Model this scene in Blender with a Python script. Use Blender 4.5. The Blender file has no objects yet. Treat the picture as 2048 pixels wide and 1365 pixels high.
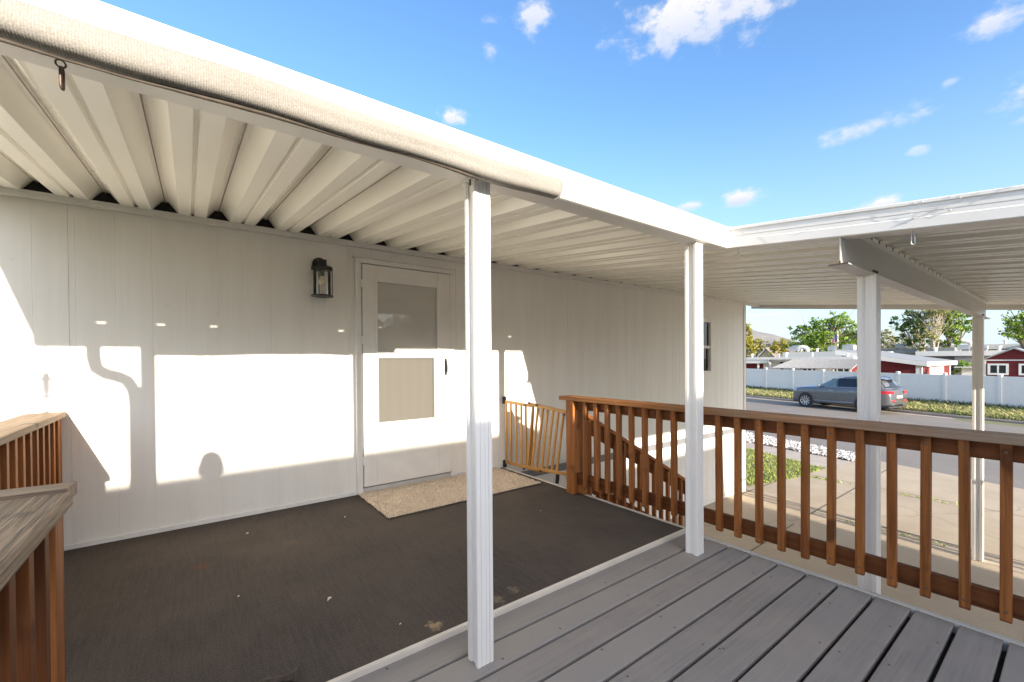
import bpy, bmesh, math, random
from mathutils import Vector, Matrix
R = random.Random(7)
rad = math.radians
sc = bpy.context.scene
COL = sc.collection

# ------------------------------------------------------------------ mesh helper
class MB:
    def __init__(s): s.v = []; s.f = []; s.m = []
    def add(s, vs, fs, mi=0):
        b = len(s.v); s.v += [tuple(p) for p in vs]
        for f in fs: s.f.append([b + i for i in f]); s.m.append(mi)
        return s
    def box(s, x0, x1, y0, y1, z0, z1, mi=0):
        vs = [(x0,y0,z0),(x1,y0,z0),(x1,y1,z0),(x0,y1,z0),(x0,y0,z1),(x1,y0,z1),(x1,y1,z1),(x0,y1,z1)]
        return s.add(vs, [(3,2,1,0),(4,5,6,7),(0,1,5,4),(1,2,6,5),(2,3,7,6),(3,0,4,7)], mi)
    def beam(s, p, q, w, h, mi=0, up=(0,0,1)):
        p = Vector(p); q = Vector(q); d = (q-p).normalized(); u = Vector(up)
        a = d.cross(u).normalized() * w/2; b = a.cross(d).normalized() * h/2
        vs = [p-a-b, p+a-b, p+a+b, p-a+b, q-a-b, q+a-b, q+a+b, q-a+b]
        return s.add(vs, [(0,1,2,3),(7,6,5,4),(0,4,5,1),(1,5,6,2),(2,6,7,3),(3,7,4,0)], mi)
    def prism(s, prof, fn, t0, t1, cap=True, mi=0, closed=True):
        """2-D outline swept between t0 and t1; fn(a, b, t) -> xyz"""
        n = len(prof)
        vs = [fn(a, b, t0) for a, b in prof] + [fn(a, b, t1) for a, b in prof]
        fs = [(i, (i+1) % n, n + (i+1) % n, n + i) for i in range(n if closed else n-1)]
        if cap and closed: fs += [tuple(range(n-1, -1, -1)), tuple(range(n, 2*n))]
        return s.add(vs, fs, mi)
    def tube(s, pts, r, n=8, cap=True, mi=0, closed=False):
        pts = [Vector(p) for p in pts]; rings = []
        N = len(pts)
        rr = r if isinstance(r, (list, tuple)) else [r]*N
        prev = None
        for i, p in enumerate(pts):
            a = pts[i-1] if (i or closed) else p; b = pts[(i+1) % N] if (i < N-1 or closed) else p
            d = (b-a).normalized()
            if prev is None:
                u = Vector((0,0,1)) if abs(d.z) < .9 else Vector((1,0,0))
                x = d.cross(u).normalized()
            else: x = (prev - d*prev.dot(d)).normalized()
            prev = x; y = d.cross(x)
            rings.append([p + (x*math.cos(2*math.pi*k/n) + y*math.sin(2*math.pi*k/n))*rr[i] for k in range(n)])
        vs = [q for r_ in rings for q in r_]; fs = []
        for i in range(N if closed else N-1):
            j = (i+1) % N
            for k in range(n): fs.append((i*n+k, i*n+(k+1) % n, j*n+(k+1) % n, j*n+k))
        if cap and not closed: fs += [tuple(range(n-1,-1,-1)), tuple(range((N-1)*n, N*n))]
        return s.add(vs, fs, mi)
    def lathe(s, c, prof, n=20, a0=0, a1=2*math.pi, mi=0):
        full = abs(a1-a0-2*math.pi) < 1e-6; m = n if full else n+1
        vs = []
        for r, z in prof:
            for k in range(m):
                a = a0 + (a1-a0)*k/n
                vs.append((c[0]+r*math.cos(a), c[1]+r*math.sin(a), c[2]+z))
        fs = []
        for i in range(len(prof)-1):
            for k in range(m if full else m-1): fs.append((i*m+k, i*m+(k+1) % m, (i+1)*m+(k+1) % m, (i+1)*m+k))
        return s.add(vs, fs, mi)
    def xform(s, M):
        s.v = [tuple(M @ Vector(p)) for p in s.v]; return s
    def build(s, name, mat, parent=None, smooth=False, bevel=0, seg=2, auto=None):
        me = bpy.data.meshes.new(name)
        o = Vector((0,0,0))
        p = parent
        while p is not None: o += p.location; p = p.parent
        me.from_pydata([tuple(Vector(q)-o) for q in s.v], [], s.f)
        for m in (mat if isinstance(mat, (list, tuple)) else [mat]): me.materials.append(m)
        if any(s.m): me.polygons.foreach_set('material_index', s.m)
        bm = bmesh.new(); bm.from_mesh(me); bmesh.ops.recalc_face_normals(bm, faces=bm.faces); bm.to_mesh(me); bm.free()
        if smooth or auto:
            me.polygons.foreach_set('use_smooth', [True]*len(me.polygons))
            if auto: me.set_sharp_from_angle(angle=rad(auto))
        me.update()
        ob = bpy.data.objects.new(name, me); COL.objects.link(ob)
        if parent is not None: ob.parent = parent
        if bevel:
            b = ob.modifiers.new('Bevel', 'BEVEL'); b.width = bevel; b.segments = seg; b.limit_method = 'ANGLE'; b.angle_limit = rad(40)
            b.harden_normals = False
        return ob
def tag(o, label=None, cat=None, group=None, kind=None):
    if label: o['label'] = label
    if cat: o['category'] = cat
    if group: o['group'] = group
    if kind: o['kind'] = kind
    return o
def thing(name, loc, label, cat, group=None):
    o = bpy.data.objects.new(name, None); COL.objects.link(o); o.location = loc
    o.empty_display_size = .2
    return tag(o, label, cat, group)
def dup(o, parent=None, loc=None, label=None):
    c = o.copy(); COL.objects.link(c)
    if parent is not None: c.parent = parent
    if loc is not None: c.location = loc
    if label: c['label'] = label
    for ch in list(o.children): dup(ch, c)
    return c

# ------------------------------------------------------------------ materials
class NT:
    def __init__(s, name):
        s.mat = bpy.data.materials.new(name); s.mat.use_nodes = True
        s.t = s.mat.node_tree; s.b = s.t.nodes['Principled BSDF']; s.out = s.t.nodes['Material Output']
        s._c = None
    def n(s, typ, **kw):
        nd = s.t.nodes.new(typ)
        for k, v in kw.items(): setattr(nd, k, v)
        return nd
    def l(s, a, b): s.t.links.new(a, b)
    def coord(s, scale=(1,1,1), kind='Object', rot=(0,0,0)):
        if s._c is None: s._c = s.n('ShaderNodeTexCoord')
        m = s.n('ShaderNodeMapping'); m.inputs['Scale'].default_value = scale; m.inputs['Rotation'].default_value = rot
        s.l(s._c.outputs[kind], m.inputs['Vector']); return m.outputs['Vector']
    def pos(s, scale=(1,1,1)):
        g = s.n('ShaderNodeNewGeometry'); m = s.n('ShaderNodeMapping'); m.inputs['Scale'].default_value = scale
        s.l(g.outputs['Position'], m.inputs['Vector']); return m.outputs['Vector']
    def noise(s, vec, scale=5, det=4, rough=.55, dist=0):
        nd = s.n('ShaderNodeTexNoise'); nd.inputs['Scale'].default_value = scale; nd.inputs['Detail'].default_value = det
        nd.inputs['Roughness'].default_value = rough; nd.inputs['Distortion'].default_value = dist
        s.l(vec, nd.inputs['Vector']); return nd.outputs['Fac']
    def ramp(s, fac, stops):
        nd = s.n('ShaderNodeValToRGB'); e = nd.color_ramp.elements
        while len(e) < len(stops): e.new(.5)
        for el, (p, c) in zip(e, stops):
            el.position = p; el.color = (c, c, c, 1) if isinstance(c, (int, float)) else (*c, 1)
        s.l(fac, nd.inputs['Fac']); return nd.outputs['Color']
    def mix(s, fac, a, b, mode='MIX'):
        nd = s.n('ShaderNodeMix', data_type='RGBA', blend_type=mode)
        if isinstance(fac, (int, float)): nd.inputs[0].default_value = fac
        else: s.l(fac, nd.inputs[0])
        for inp, v in ((nd.inputs[6], a), (nd.inputs[7], b)):
            if isinstance(v, tuple): inp.default_value = (*v, 1)
            else: s.l(v, inp)
        return nd.outputs[2]
    def math(s, op, a, b=None, clamp=False):
        nd = s.n('ShaderNodeMath', operation=op, use_clamp=clamp)
        for i, v in enumerate((a, b)):
            if v is None: continue
            if isinstance(v, (int, float)): nd.inputs[i].default_value = v
            else: s.l(v, nd.inputs[i])
        return nd.outputs[0]
    def bump(s, h, strength=.3, dist=.01):
        nd = s.n('ShaderNodeBump'); nd.inputs['Strength'].default_value = strength; nd.inputs['Distance'].default_value = dist
        s.l(h, nd.inputs['Height']); s.l(nd.outputs['Normal'], s.b.inputs['Normal'])
    def set(s, col=None, rough=None, metal=None, **kw):
        if col is not None:
            if isinstance(col, tuple): s.b.inputs['Base Color'].default_value = (*col, 1)
            else: s.l(col, s.b.inputs['Base Color'])
        if rough is not None:
            if isinstance(rough, (int, float)): s.b.inputs['Roughness'].default_value = rough
            else: s.l(rough, s.b.inputs['Roughness'])
        if metal is not None: s.b.inputs['Metallic'].default_value = metal
        for k, v in kw.items(): s.b.inputs[k.replace('_', ' ')].default_value = v
        return s.mat
M = {}
def plain(name, col, rough=.6, metal=0, var=.12, sc_=6, bump=0, **kw):
    t = NT(name); f = t.noise(t.coord(), sc_, 5)
    lo = tuple(c*(1-var) for c in col); hi = tuple(min(1, c*(1+var)) for c in col)
    c = t.mix(t.ramp(f, [(.3, 0), (.7, 1)]), lo, hi)
    r = t.ramp(t.noise(t.coord(), sc_*3, 3), [(.3, max(0, rough-.08)), (.7, min(1, rough+.08))])
    t.set(c, r, metal, **kw)
    if bump: t.bump(t.noise(t.coord(), sc_*8, 6), bump, .004)
    M[name] = t.mat; return t.mat
def painted_metal(name, col, rough=.35, streak=(1,1,1), dirt=.06):
    t = NT(name); v = t.pos()
    f = t.noise(t.pos(streak), 2.2, 6, .6)
    g = t.noise(v, 38, 3)
    c = t.mix(t.ramp(f, [(.35, 0), (.75, 1)]), col, tuple(x*(1-dirt)*(1-.35*dirt*i) for i, x in enumerate(col)))
    spot = t.ramp(t.noise(v, 23, 2), [(.72, 0), (.78, 1)])
    c = t.mix(t.math('MULTIPLY', spot, .10), c, (.32,.27,.2))
    t.set(c, t.ramp(f, [(.3, rough-.06), (.75, rough+.12)]))
    t.bump(g, .05, .002); M[name] = t.mat
painted_metal('white_metal', (.70,.685,.65), .40)
def roof_paint():
    t = NT('roof_metal'); f = t.noise(t.pos((7,.22,1)), 1.6, 3, .5); g = t.noise(t.pos(), 2.1, 3)
    c = t.mix(f, (.86,.835,.75), (.89,.87,.80)); c = t.mix(t.math('MULTIPLY', g, .25), c, (.80,.755,.66))
    t.set(c, .22); M['roof_metal'] = t.mat
roof_paint()
painted_metal('post_metal', (.80,.785,.755), .4, (4,4,.3), .05)
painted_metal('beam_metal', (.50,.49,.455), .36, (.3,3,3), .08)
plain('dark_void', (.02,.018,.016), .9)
plain('black_metal', (.012,.012,.013), .35)
plain('steel', (.42,.41,.40), .32, .9)
plain('rusty_steel', (.13,.09,.07), .55, .6)
plain('rubber_mat', (.018,.018,.02), .8, bump=.3)
plain('concrete_trim', (.55,.53,.48), .7)
plain('strip_vinyl', (.62,.57,.49), .55, var=.1)
plain('strip_white', (.52,.50,.46), .5, var=.06)
plain('band_grey', (.17,.17,.18), .55)

def siding():
    t = NT('siding'); v = t.pos()
    w = t.n('ShaderNodeTexWave', wave_type='BANDS', bands_direction='X'); w.inputs['Scale'].default_value = 6
    w.inputs['Distortion'].default_value = 9; w.inputs['Detail'].default_value = 3; w.inputs['Detail Scale'].default_value = 1.2
    t.l(t.pos((1,1,.16)), w.inputs['Vector'])
    g = t.noise(t.pos((70,70,2.2)), 1, 4)
    st = t.noise(t.pos((5,5,.5)), 1.6, 5)
    c = t.mix(t.ramp(st, [(.35, 0), (.75, 1)]), (.84,.81,.745), (.79,.755,.69))
    sp = t.ramp(t.noise(v, 9, 2, .4), [(.74, 0), (.79, 1)])
    c = t.mix(t.math('MULTIPLY', sp, .16), c, (.5,.48,.46))
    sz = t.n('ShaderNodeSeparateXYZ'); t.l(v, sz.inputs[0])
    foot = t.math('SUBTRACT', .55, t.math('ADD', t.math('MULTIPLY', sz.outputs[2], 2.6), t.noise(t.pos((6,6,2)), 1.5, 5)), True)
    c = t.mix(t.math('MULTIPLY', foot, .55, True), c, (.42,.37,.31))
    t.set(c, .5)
    h = t.math('ADD', t.math('MULTIPLY', w.outputs['Fac'], .6), t.math('MULTIPLY', g, .7))
    t.bump(h, .2, .003); M['siding'] = t.mat
siding()
plain('trim_white', (.78,.76,.71), .45, var=.05)
plain('door_white', (.78,.75,.70), .42, var=.05)
plain('inner_door', (.36,.345,.30), .45, var=.05)
def carpet():
    t = NT('outdoor_carpet')
    v = t.pos()
    s1 = t.noise(t.pos((60,4.5,1)), 1, 4, .7); s2 = t.noise(v, 1.7, 5, .6); s3 = t.noise(t.pos((150,150,1)), 1, 2)
    c = t.mix(t.ramp(s1, [(.2, 0), (.8, 1)]), (.052,.043,.037), (.112,.093,.078))
    c = t.mix(t.math('MULTIPLY', t.ramp(t.noise(t.pos((4,70,1)), 1, 4, .7), [(.3, 0), (.7, 1)]), .35), c, (.044,.038,.034))
    c = t.mix(t.math('MULTIPLY', t.ramp(s2, [(.38, 0), (.66, 1)]), .42), c, (.140,.110,.083))
    c = t.mix(t.math('MULTIPLY', t.ramp(s3, [(.42, 0), (.60, 1)]), .6), c, (.036,.031,.029))
    # lint, rust-brown stain, worn patches by the front edge
    lint = t.ramp(t.noise(v, 60, 1, .3), [(.83, 0), (.845, 1)])
    c = t.mix(t.math('MULTIPLY', lint, .35), c, (.3,.26,.21))
    for (x, y, r, col, a) in ((.05,3.3,.07,(.12,.05,.02),.6), (.55,3.35,.09,(.12,.09,.05),.4), (.93,1.875,.055,(.34,.25,.15),.85), (1.16,1.86,.07,(.26,.19,.12),.55), (1.30,1.875,.06,(.24,.19,.13),.5), (1.42,1.90,.05,(.24,.19,.13),.45), (.35,3.55,.2,(.07,.05,.03),.4)):
        d = t.n('ShaderNodeVectorMath', operation='DISTANCE'); t.l(v, d.inputs[0]); d.inputs[1].default_value = (x, y, 0)
        q = t.math('ADD', t.math('DIVIDE', d.outputs['Value'], r), t.math('MULTIPLY', t.math('SUBTRACT', t.noise(v, 26, 5, .7), .5), 2.6))
        k = t.math('MULTIPLY', t.ramp(q, [(.35, 1), (.75, 0)]), a)
        c = t.mix(k, c, col)
    t.set(c, .92); t.b.inputs['Specular IOR Level'].default_value = .2
    t.bump(t.noise(t.pos((210,120,1)), 1, 3), .5, .003); M['outdoor_carpet'] = t.mat
carpet()
def decking():
    t = NT('deck_board'); oi = t.n('ShaderNodeNewGeometry')
    v = t.pos()
    g = t.noise(t.pos((2.4,90,30)), 1, 5, .6); f = t.noise(v, 3.1, 6, .65); h = t.noise(t.pos((9,160,60)), 1, 3)
    isl = oi.outputs['Random Per Island']
    base = t.mix(isl, (.178,.166,.152), (.262,.245,.224))
    c = t.mix(t.ramp(g, [(.3, 0), (.7, 1)]), base, (.262,.24,.222))
    c = t.mix(t.math('MULTIPLY', t.ramp(f, [(.42, 0), (.68, 1)]), .55), c, (.30,.268,.235))
    c = t.mix(t.math('MULTIPLY', t.ramp(t.noise(v, 120, 2), [(.66, 0), (.72, 1)]), .3), c, (.3,.29,.27))
    t.set(c, .62); t.bump(t.math('ADD', g, t.math('MULTIPLY', h, .6)), .35, .002); M['deck_board'] = t.mat
decking()
def wood(name, dark, light, axis, grey=None, gamt=0, grain=1., rough=.6, bump=.3, crack=.45):
    t = NT(name)
    s = [26.*grain]*3; s[axis] = 1.3*grain; s2 = [95.*grain]*3; s2[axis] = 2.5*grain
    oi = t.n('ShaderNodeObjectInfo')
    add = t.n('ShaderNodeVectorMath', operation='ADD'); mul = t.n('ShaderNodeVectorMath', operation='SCALE')
    mul.inputs[0].default_value = (7.3, 5.1, 3.7); t.l(oi.outputs['Random'], mul.inputs['Scale'])
    t.l(t.pos(), add.inputs[0]); t.l(mul.outputs[0], add.inputs[1])
    def mp(sv):
        m = t.n('ShaderNodeMapping'); m.inputs['Scale'].default_value = sv; t.l(add.outputs[0], m.inputs['Vector']); return m.outputs['Vector']
    g = t.noise(mp(s), 1, 5, .6, .6); fine = t.noise(mp(s2), 1, 3, .6)
    c = t.mix(t.ramp(g, [(.28, 0), (.72, 1)]), dark, light)
    c = t.mix(t.math('MULTIPLY', t.ramp(fine, [(.5, 0), (.7, 1)]), crack), c, tuple(x*.45 for x in dark))
    kn = t.ramp(t.noise(mp([3.1]*3), 1.7, 1, .3), [(.70, 0), (.76, 1)])
    c = t.mix(t.math('MULTIPLY', kn, .75), c, tuple(x*.4 for x in dark))
    if grey:
        big = t.noise(t.pos(), 2.6, 5, .6)
        sy = t.n('ShaderNodeSeparateXYZ'); t.l(t.pos(), sy.inputs[0])
        wear = t.math('ADD', t.math('MULTIPLY', t.math('SUBTRACT', 2.15, sy.outputs[1]), .55), t.math('MULTIPLY', t.math('SUBTRACT', big, .5), 1.6), True)
        c = t.mix(t.math('MULTIPLY', wear, .85), c, t.mix(t.ramp(g, [(.25, 0), (.75, 1)]), tuple(x*.5 for x in grey), grey))
    vv = t.n('ShaderNodeHueSaturation'); t.l(c, vv.inputs['Color'])
    t.l(t.math('ADD', t.math('MULTIPLY', oi.outputs['Random'], .34), .83), vv.inputs['Value'])
    t.b.inputs['Specular IOR Level'].default_value = .22; t.set(vv.outputs['Color'], rough); t.bump(t.math('ADD', g, t.math('MULTIPLY', fine, .7)), bump, .004); M[name] = t.mat
CD, CLt = (.145,.046,.011), (.37,.138,.038)
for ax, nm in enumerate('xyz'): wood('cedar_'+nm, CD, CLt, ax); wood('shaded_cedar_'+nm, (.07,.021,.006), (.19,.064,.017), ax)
wood('cedar_cap_y', (.20,.075,.022), (.42,.19,.07), 1, (.36,.28,.205), .35)
wood('grey_cap_x', (.14,.10,.07), (.36,.255,.165), 0, bump=.9, grain=.9, crack=.8)
wood('grey_cap_y', (.07,.05,.035), (.40,.275,.165), 1, bump=1.4, grain=1.1, crack=.95)
wood('left_cap_y', (.22,.13,.07), (.46,.33,.21), 1, bump=.6, grain=.8, crack=.7)
wood('shaded_post_z', (.06,.022,.009), (.16,.058,.022), 2)  # cedar with the left railings' shade put into its colour
wood('gate_wood', (.42,.20,.055), (.62,.34,.11), 2, rough=.4, bump=.1)
wood('gate_wood_y', (.42,.20,.055), (.62,.34,.11), 1, rough=.4, bump=.1)
def fabric():
    t = NT('shade_fabric')
    w = t.noise(t.pos((260,260,260)), 1, 2); f = t.noise(t.pos((3,8,8)), 1, 5)
    b = t.n('ShaderNodeTexWave', wave_type='BANDS', bands_direction='X'); b.inputs['Scale'].default_value = 55; b.inputs['Distortion'].default_value = 1.5
    t.l(t.pos(), b.inputs['Vector'])
    c = t.mix(t.ramp(w, [(.35, 0), (.65, 1)]), (.205,.187,.163), (.30,.278,.245))
    c = t.mix(t.math('MULTIPLY', b.outputs['Fac'], .3), c, (.165,.15,.13))
    c = t.mix(t.math('MULTIPLY', t.ramp(f, [(.45, 0), (.75, 1)]), .4), c, (.175,.157,.133))
    t.set(c, .85); t.bump(t.math('ADD', w, b.outputs['Fac']), .5, .003); M['shade_fabric'] = t.mat
fabric()
plain('fabric_hem', (.07,.055,.042), .85, var=.3, sc_=30)
def rug():
    t = NT('rug'); v = t.pos(); f = t.noise(v, 130, 3, .7); g = t.noise(v, 5, 4)
    c = t.mix(t.ramp(f, [(.3, 0), (.7, 1)]), (.56,.45,.33), (.88,.76,.60))
    c = t.mix(t.math('MULTIPLY', t.ramp(g, [(.4, 0), (.7, 1)]), .3), c, (.60,.48,.35))
    t.set(c, .95); t.bump(f, .8, .006); M['rug'] = t.mat
rug()
def thin_glass(name, tint=(.9,.95,.95), rough=.02, refl=1.0, opac=0):
    t = NT(name); t.t.nodes.remove(t.b)
    tr = t.n('ShaderNodeBsdfTransparent'); tr.inputs[0].default_value = (*tint, 1)
    gl = t.n('ShaderNodeBsdfGlossy'); gl.inputs['Roughness'].default_value = rough
    fr = t.n('ShaderNodeFresnel'); fr.inputs['IOR'].default_value = 1.5
    mx = t.n('ShaderNodeMixShader'); t.l(t.math('MULTIPLY', fr.outputs[0], refl*1.8, True), mx.inputs[0]); t.l(tr.outputs[0], mx.inputs[1]); t.l(gl.outputs[0], mx.inputs[2])
    o = mx.outputs[0]
    if opac:
        df = t.n('ShaderNodeBsdfDiffuse'); df.inputs[0].default_value = (.88,.85,.77,1)
        m2 = t.n('ShaderNodeMixShader'); m2.inputs[0].default_value = opac; t.l(o, m2.inputs[1]); t.l(df.outputs[0], m2.inputs[2]); o = m2.outputs[0]
    t.l(o, t.out.inputs['Surface']); M[name] = t.mat
thin_glass('glass', (.98,.98,.97), .02, .8); thin_glass('door_glass', (.95,.95,.93), .015, 1.0, .5)
def screen():
    t = NT('insect_screen'); t.t.nodes.remove(t.b)
    tr = t.n('ShaderNodeBsdfTransparent'); df = t.n('ShaderNodeBsdfDiffuse')
    b = t.n('ShaderNodeTexWave', wave_type='BANDS', bands_direction='X'); b.inputs['Scale'].default_value = 6; b.inputs['Distortion'].default_value = 6
    b.inputs['Detail Scale'].default_value = .6
    t.l(t.pos((1,1,.6)), b.inputs['Vector'])
    b.inputs['Scale'].default_value = 3; t.l(t.mix(t.math('MULTIPLY', b.outputs['Fac'], .5), (.137,.128,.11), (.147,.138,.119)), df.inputs[0])
    mx = t.n('ShaderNodeMixShader'); mx.inputs[0].default_value = .74; t.l(tr.outputs[0], mx.inputs[1]); t.l(df.outputs[0], mx.inputs[2])
    t.l(mx.outputs[0], t.out.inputs['Surface']); M['insect_screen'] = t.mat
screen()
plain('window_dark', (.03,.035,.035), .08); plain('curtain_teal', (.38,.50,.52), .3)
plain('bulb', (.75,.66,.5), .25)
# ground
def ground_mats():
    t = NT('dry_ground'); f = t.noise(t.pos(), .4, 6); c = t.mix(t.ramp(f, [(.3, 0), (.7, 1)]), (.20,.18,.10), (.14,.16,.06)); t.set(c, .95); M['dry_ground'] = t.mat
    t = NT('asphalt'); v = t.pos(); f = t.noise(v, .7, 6); g = t.noise(v, 60, 3)
    c = t.mix(t.ramp(g, [(.3, 0), (.7, 1)]), (.15,.130,.110), (.235,.208,.18)); c = t.mix(t.math('MULTIPLY', t.ramp(f, [(.4, 0), (.7, 1)]), .4), c, (.27,.235,.20))
    t.set(c, .9); t.bump(g, .6, .006); M['asphalt'] = t.mat
    t = NT('driveway_concrete'); v = t.pos(); f = t.noise(v, .9, 7, .65); g = t.noise(v, 45, 4); st = t.noise(t.pos((.5,2,1)), 1.3, 5)
    c = t.mix(t.ramp(f, [(.3, 0), (.72, 1)]), (.37,.29,.20), (.47,.38,.265)); c = t.mix(t.math('MULTIPLY', t.ramp(g, [(.45, 0), (.65, 1)]), .25), c, (.29,.235,.175))
    c = t.mix(t.math('MULTIPLY', t.ramp(st, [(.55, 0), (.75, 1)]), .3), c, (.33,.265,.20))
    cr = t.n('ShaderNodeTexVoronoi', feature='DISTANCE_TO_EDGE'); cr.inputs['Scale'].default_value = .21
    nz = t.n('ShaderNodeTexNoise'); nz.inputs['Scale'].default_value = 2.2; nz.inputs['Detail'].default_value = 5; t.l(v, nz.inputs['Vector'])
    ad = t.n('ShaderNodeVectorMath', operation='MULTIPLY_ADD'); t.l(nz.outputs['Color'], ad.inputs[0]); ad.inputs[1].default_value = (.5,.5,0); t.l(v, ad.inputs[2]); t.l(ad.outputs[0], cr.inputs['Vector'])
    c = t.mix(t.math('MULTIPLY', t.ramp(cr.outputs['Distance'], [(.0015, 1), (.005, 0)]), .35), c, (.13,.11,.09))
    t.set(c, .88); t.bump(g, .3, .003); M['driveway_concrete'] = t.mat
    plain('sidewalk', (.40,.335,.275), .9, sc_=2, bump=.3); plain('kerb', (.27,.235,.20), .9, sc_=3, bump=.3)
    plain('joint', (.12,.10,.075), .95); plain('soil', (.16,.13,.08), .95, sc_=4)
    plain('wet_gutter', (.10,.11,.13), .18, sc_=1.5)
    t = NT('white_rock'); g = t.n('ShaderNodeNewGeometry'); t.set(t.ramp(g.outputs['Random Per Island'], [(0, (.20,.18,.16)), (.35, (.48,.46,.43)), (1, (.74,.72,.69))]), .8); M['white_rock'] = t.mat
    def blades(name, a, b, c3):
        t = NT(name); g = t.n('ShaderNodeNewGeometry')
        c = t.ramp(g.outputs['Random Per Island'], [(0, a), (.5, b), (1, c3)])
        f = t.noise(t.pos(), 1.1, 4); c = t.mix(t.ramp(f, [(.4, 0), (.65, .7)]), c, c3)
        t.set(c, .7); t.b.inputs['Specular IOR Level'].default_value = .25
        tl = t.n('ShaderNodeBsdfTranslucent'); t.l(c, tl.inputs[0]); mx = t.n('ShaderNodeMixShader'); mx.inputs[0].default_value = .3
        t.l(t.b.outputs[0], mx.inputs[1]); t.l(tl.outputs[0], mx.inputs[2]); t.l(mx.outputs[0], t.out.inputs['Surface']); M[name] = t.mat
    blades('lawn_blade', (.17,.26,.035), (.28,.37,.06), (.42,.44,.13))
    blades('verge_blade', (.12,.20,.04), (.25,.29,.09), (.50,.43,.23))
    blades('weed_blade', (.03,.07,.03), (.05,.10,.04), (.10,.13,.06))
    blades('leaf_green', (.06,.14,.02), (.14,.25,.035), (.27,.36,.06))
    blades('leaf_bright', (.09,.17,.015), (.17,.26,.03), (.28,.34,.06))
    blades('leaf_dark', (.03,.075,.025), (.07,.13,.035), (.15,.22,.05))
    blades('leaf_yellow', (.20,.19,.02), (.30,.27,.03), (.40,.36,.07))
    blades('leaf_olive', (.16,.17,.06), (.26,.26,.09), (.36,.33,.14))
    t = NT('hill'); f = t.noise(t.pos((.012,.012,.03)), 1, 8, .65); g = t.noise(t.pos((.05,.05,.1)), 1, 6)
    c = t.mix(t.ramp(f, [(.35, 0), (.65, 1)]), (.155,.15,.155), (.245,.22,.20)); c = t.mix(t.math('MULTIPLY', t.ramp(g, [(.5, 0), (.62, 1)]), .6), c, (.15,.155,.15)); t.set(c, 1.0); M['hill'] = t.mat
ground_mats()
plain('bark', (.20,.16,.12), .95, sc_=9, bump=.4); plain('pale_bark', (.46,.40,.32), .95, sc_=9)
plain('fence_vinyl', (.82,.78,.72), .45, var=.03)
plain('red_wall', (.12,.009,.010), .8, var=.10); plain('white_paint', (.60,.585,.55), .5, var=.04); plain('grey_roof', (.24,.25,.255), .6, sc_=2)
plain('awning_metal', (.22,.222,.225), .6); plain('dark_shingle', (.05,.048,.05), .9, sc_=3); plain('brown_shingle', (.17,.13,.10), .9, sc_=3)
plain('tan_stucco', (.55,.47,.36), .85); plain('beige_wall', (.60,.56,.48), .8); plain('dim_carport', (.20,.19,.18), .8)
plain('galv', (.50,.50,.49), .4, .4)

# ------------------------------------------------------------------ camera (level tripod, wide lens)
f_px, yaw, pitch, roll = 861.0, rad(36.85), rad(-.48), rad(-.41)
fw = Vector((math.sin(yaw)*math.cos(pitch), math.cos(yaw)*math.cos(pitch), math.sin(pitch)))
r0 = Vector((math.cos(yaw), -math.sin(yaw), 0)); u0 = r0.cross(fw)
rt = r0*math.cos(roll) + u0*math.sin(roll); up = u0*math.cos(roll) - r0*math.sin(roll)
EYE = Vector((0, 0, 1.27))
cam = bpy.data.cameras.new('camera'); co = bpy.data.objects.new('camera', cam); COL.objects.link(co)
mw = Matrix((( rt.x, up.x, -fw.x, EYE.x), (rt.y, up.y, -fw.y, EYE.y), (rt.z, up.z, -fw.z, EYE.z), (0,0,0,1)))
co.matrix_world = mw
cam.sensor_width = 36; cam.sensor_fit = 'HORIZONTAL'; cam.lens = f_px/2048*36; cam.shift_y = (728-682.5)/2048
cam.clip_start = .02; cam.clip_end = 6000; sc.camera = co

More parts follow.
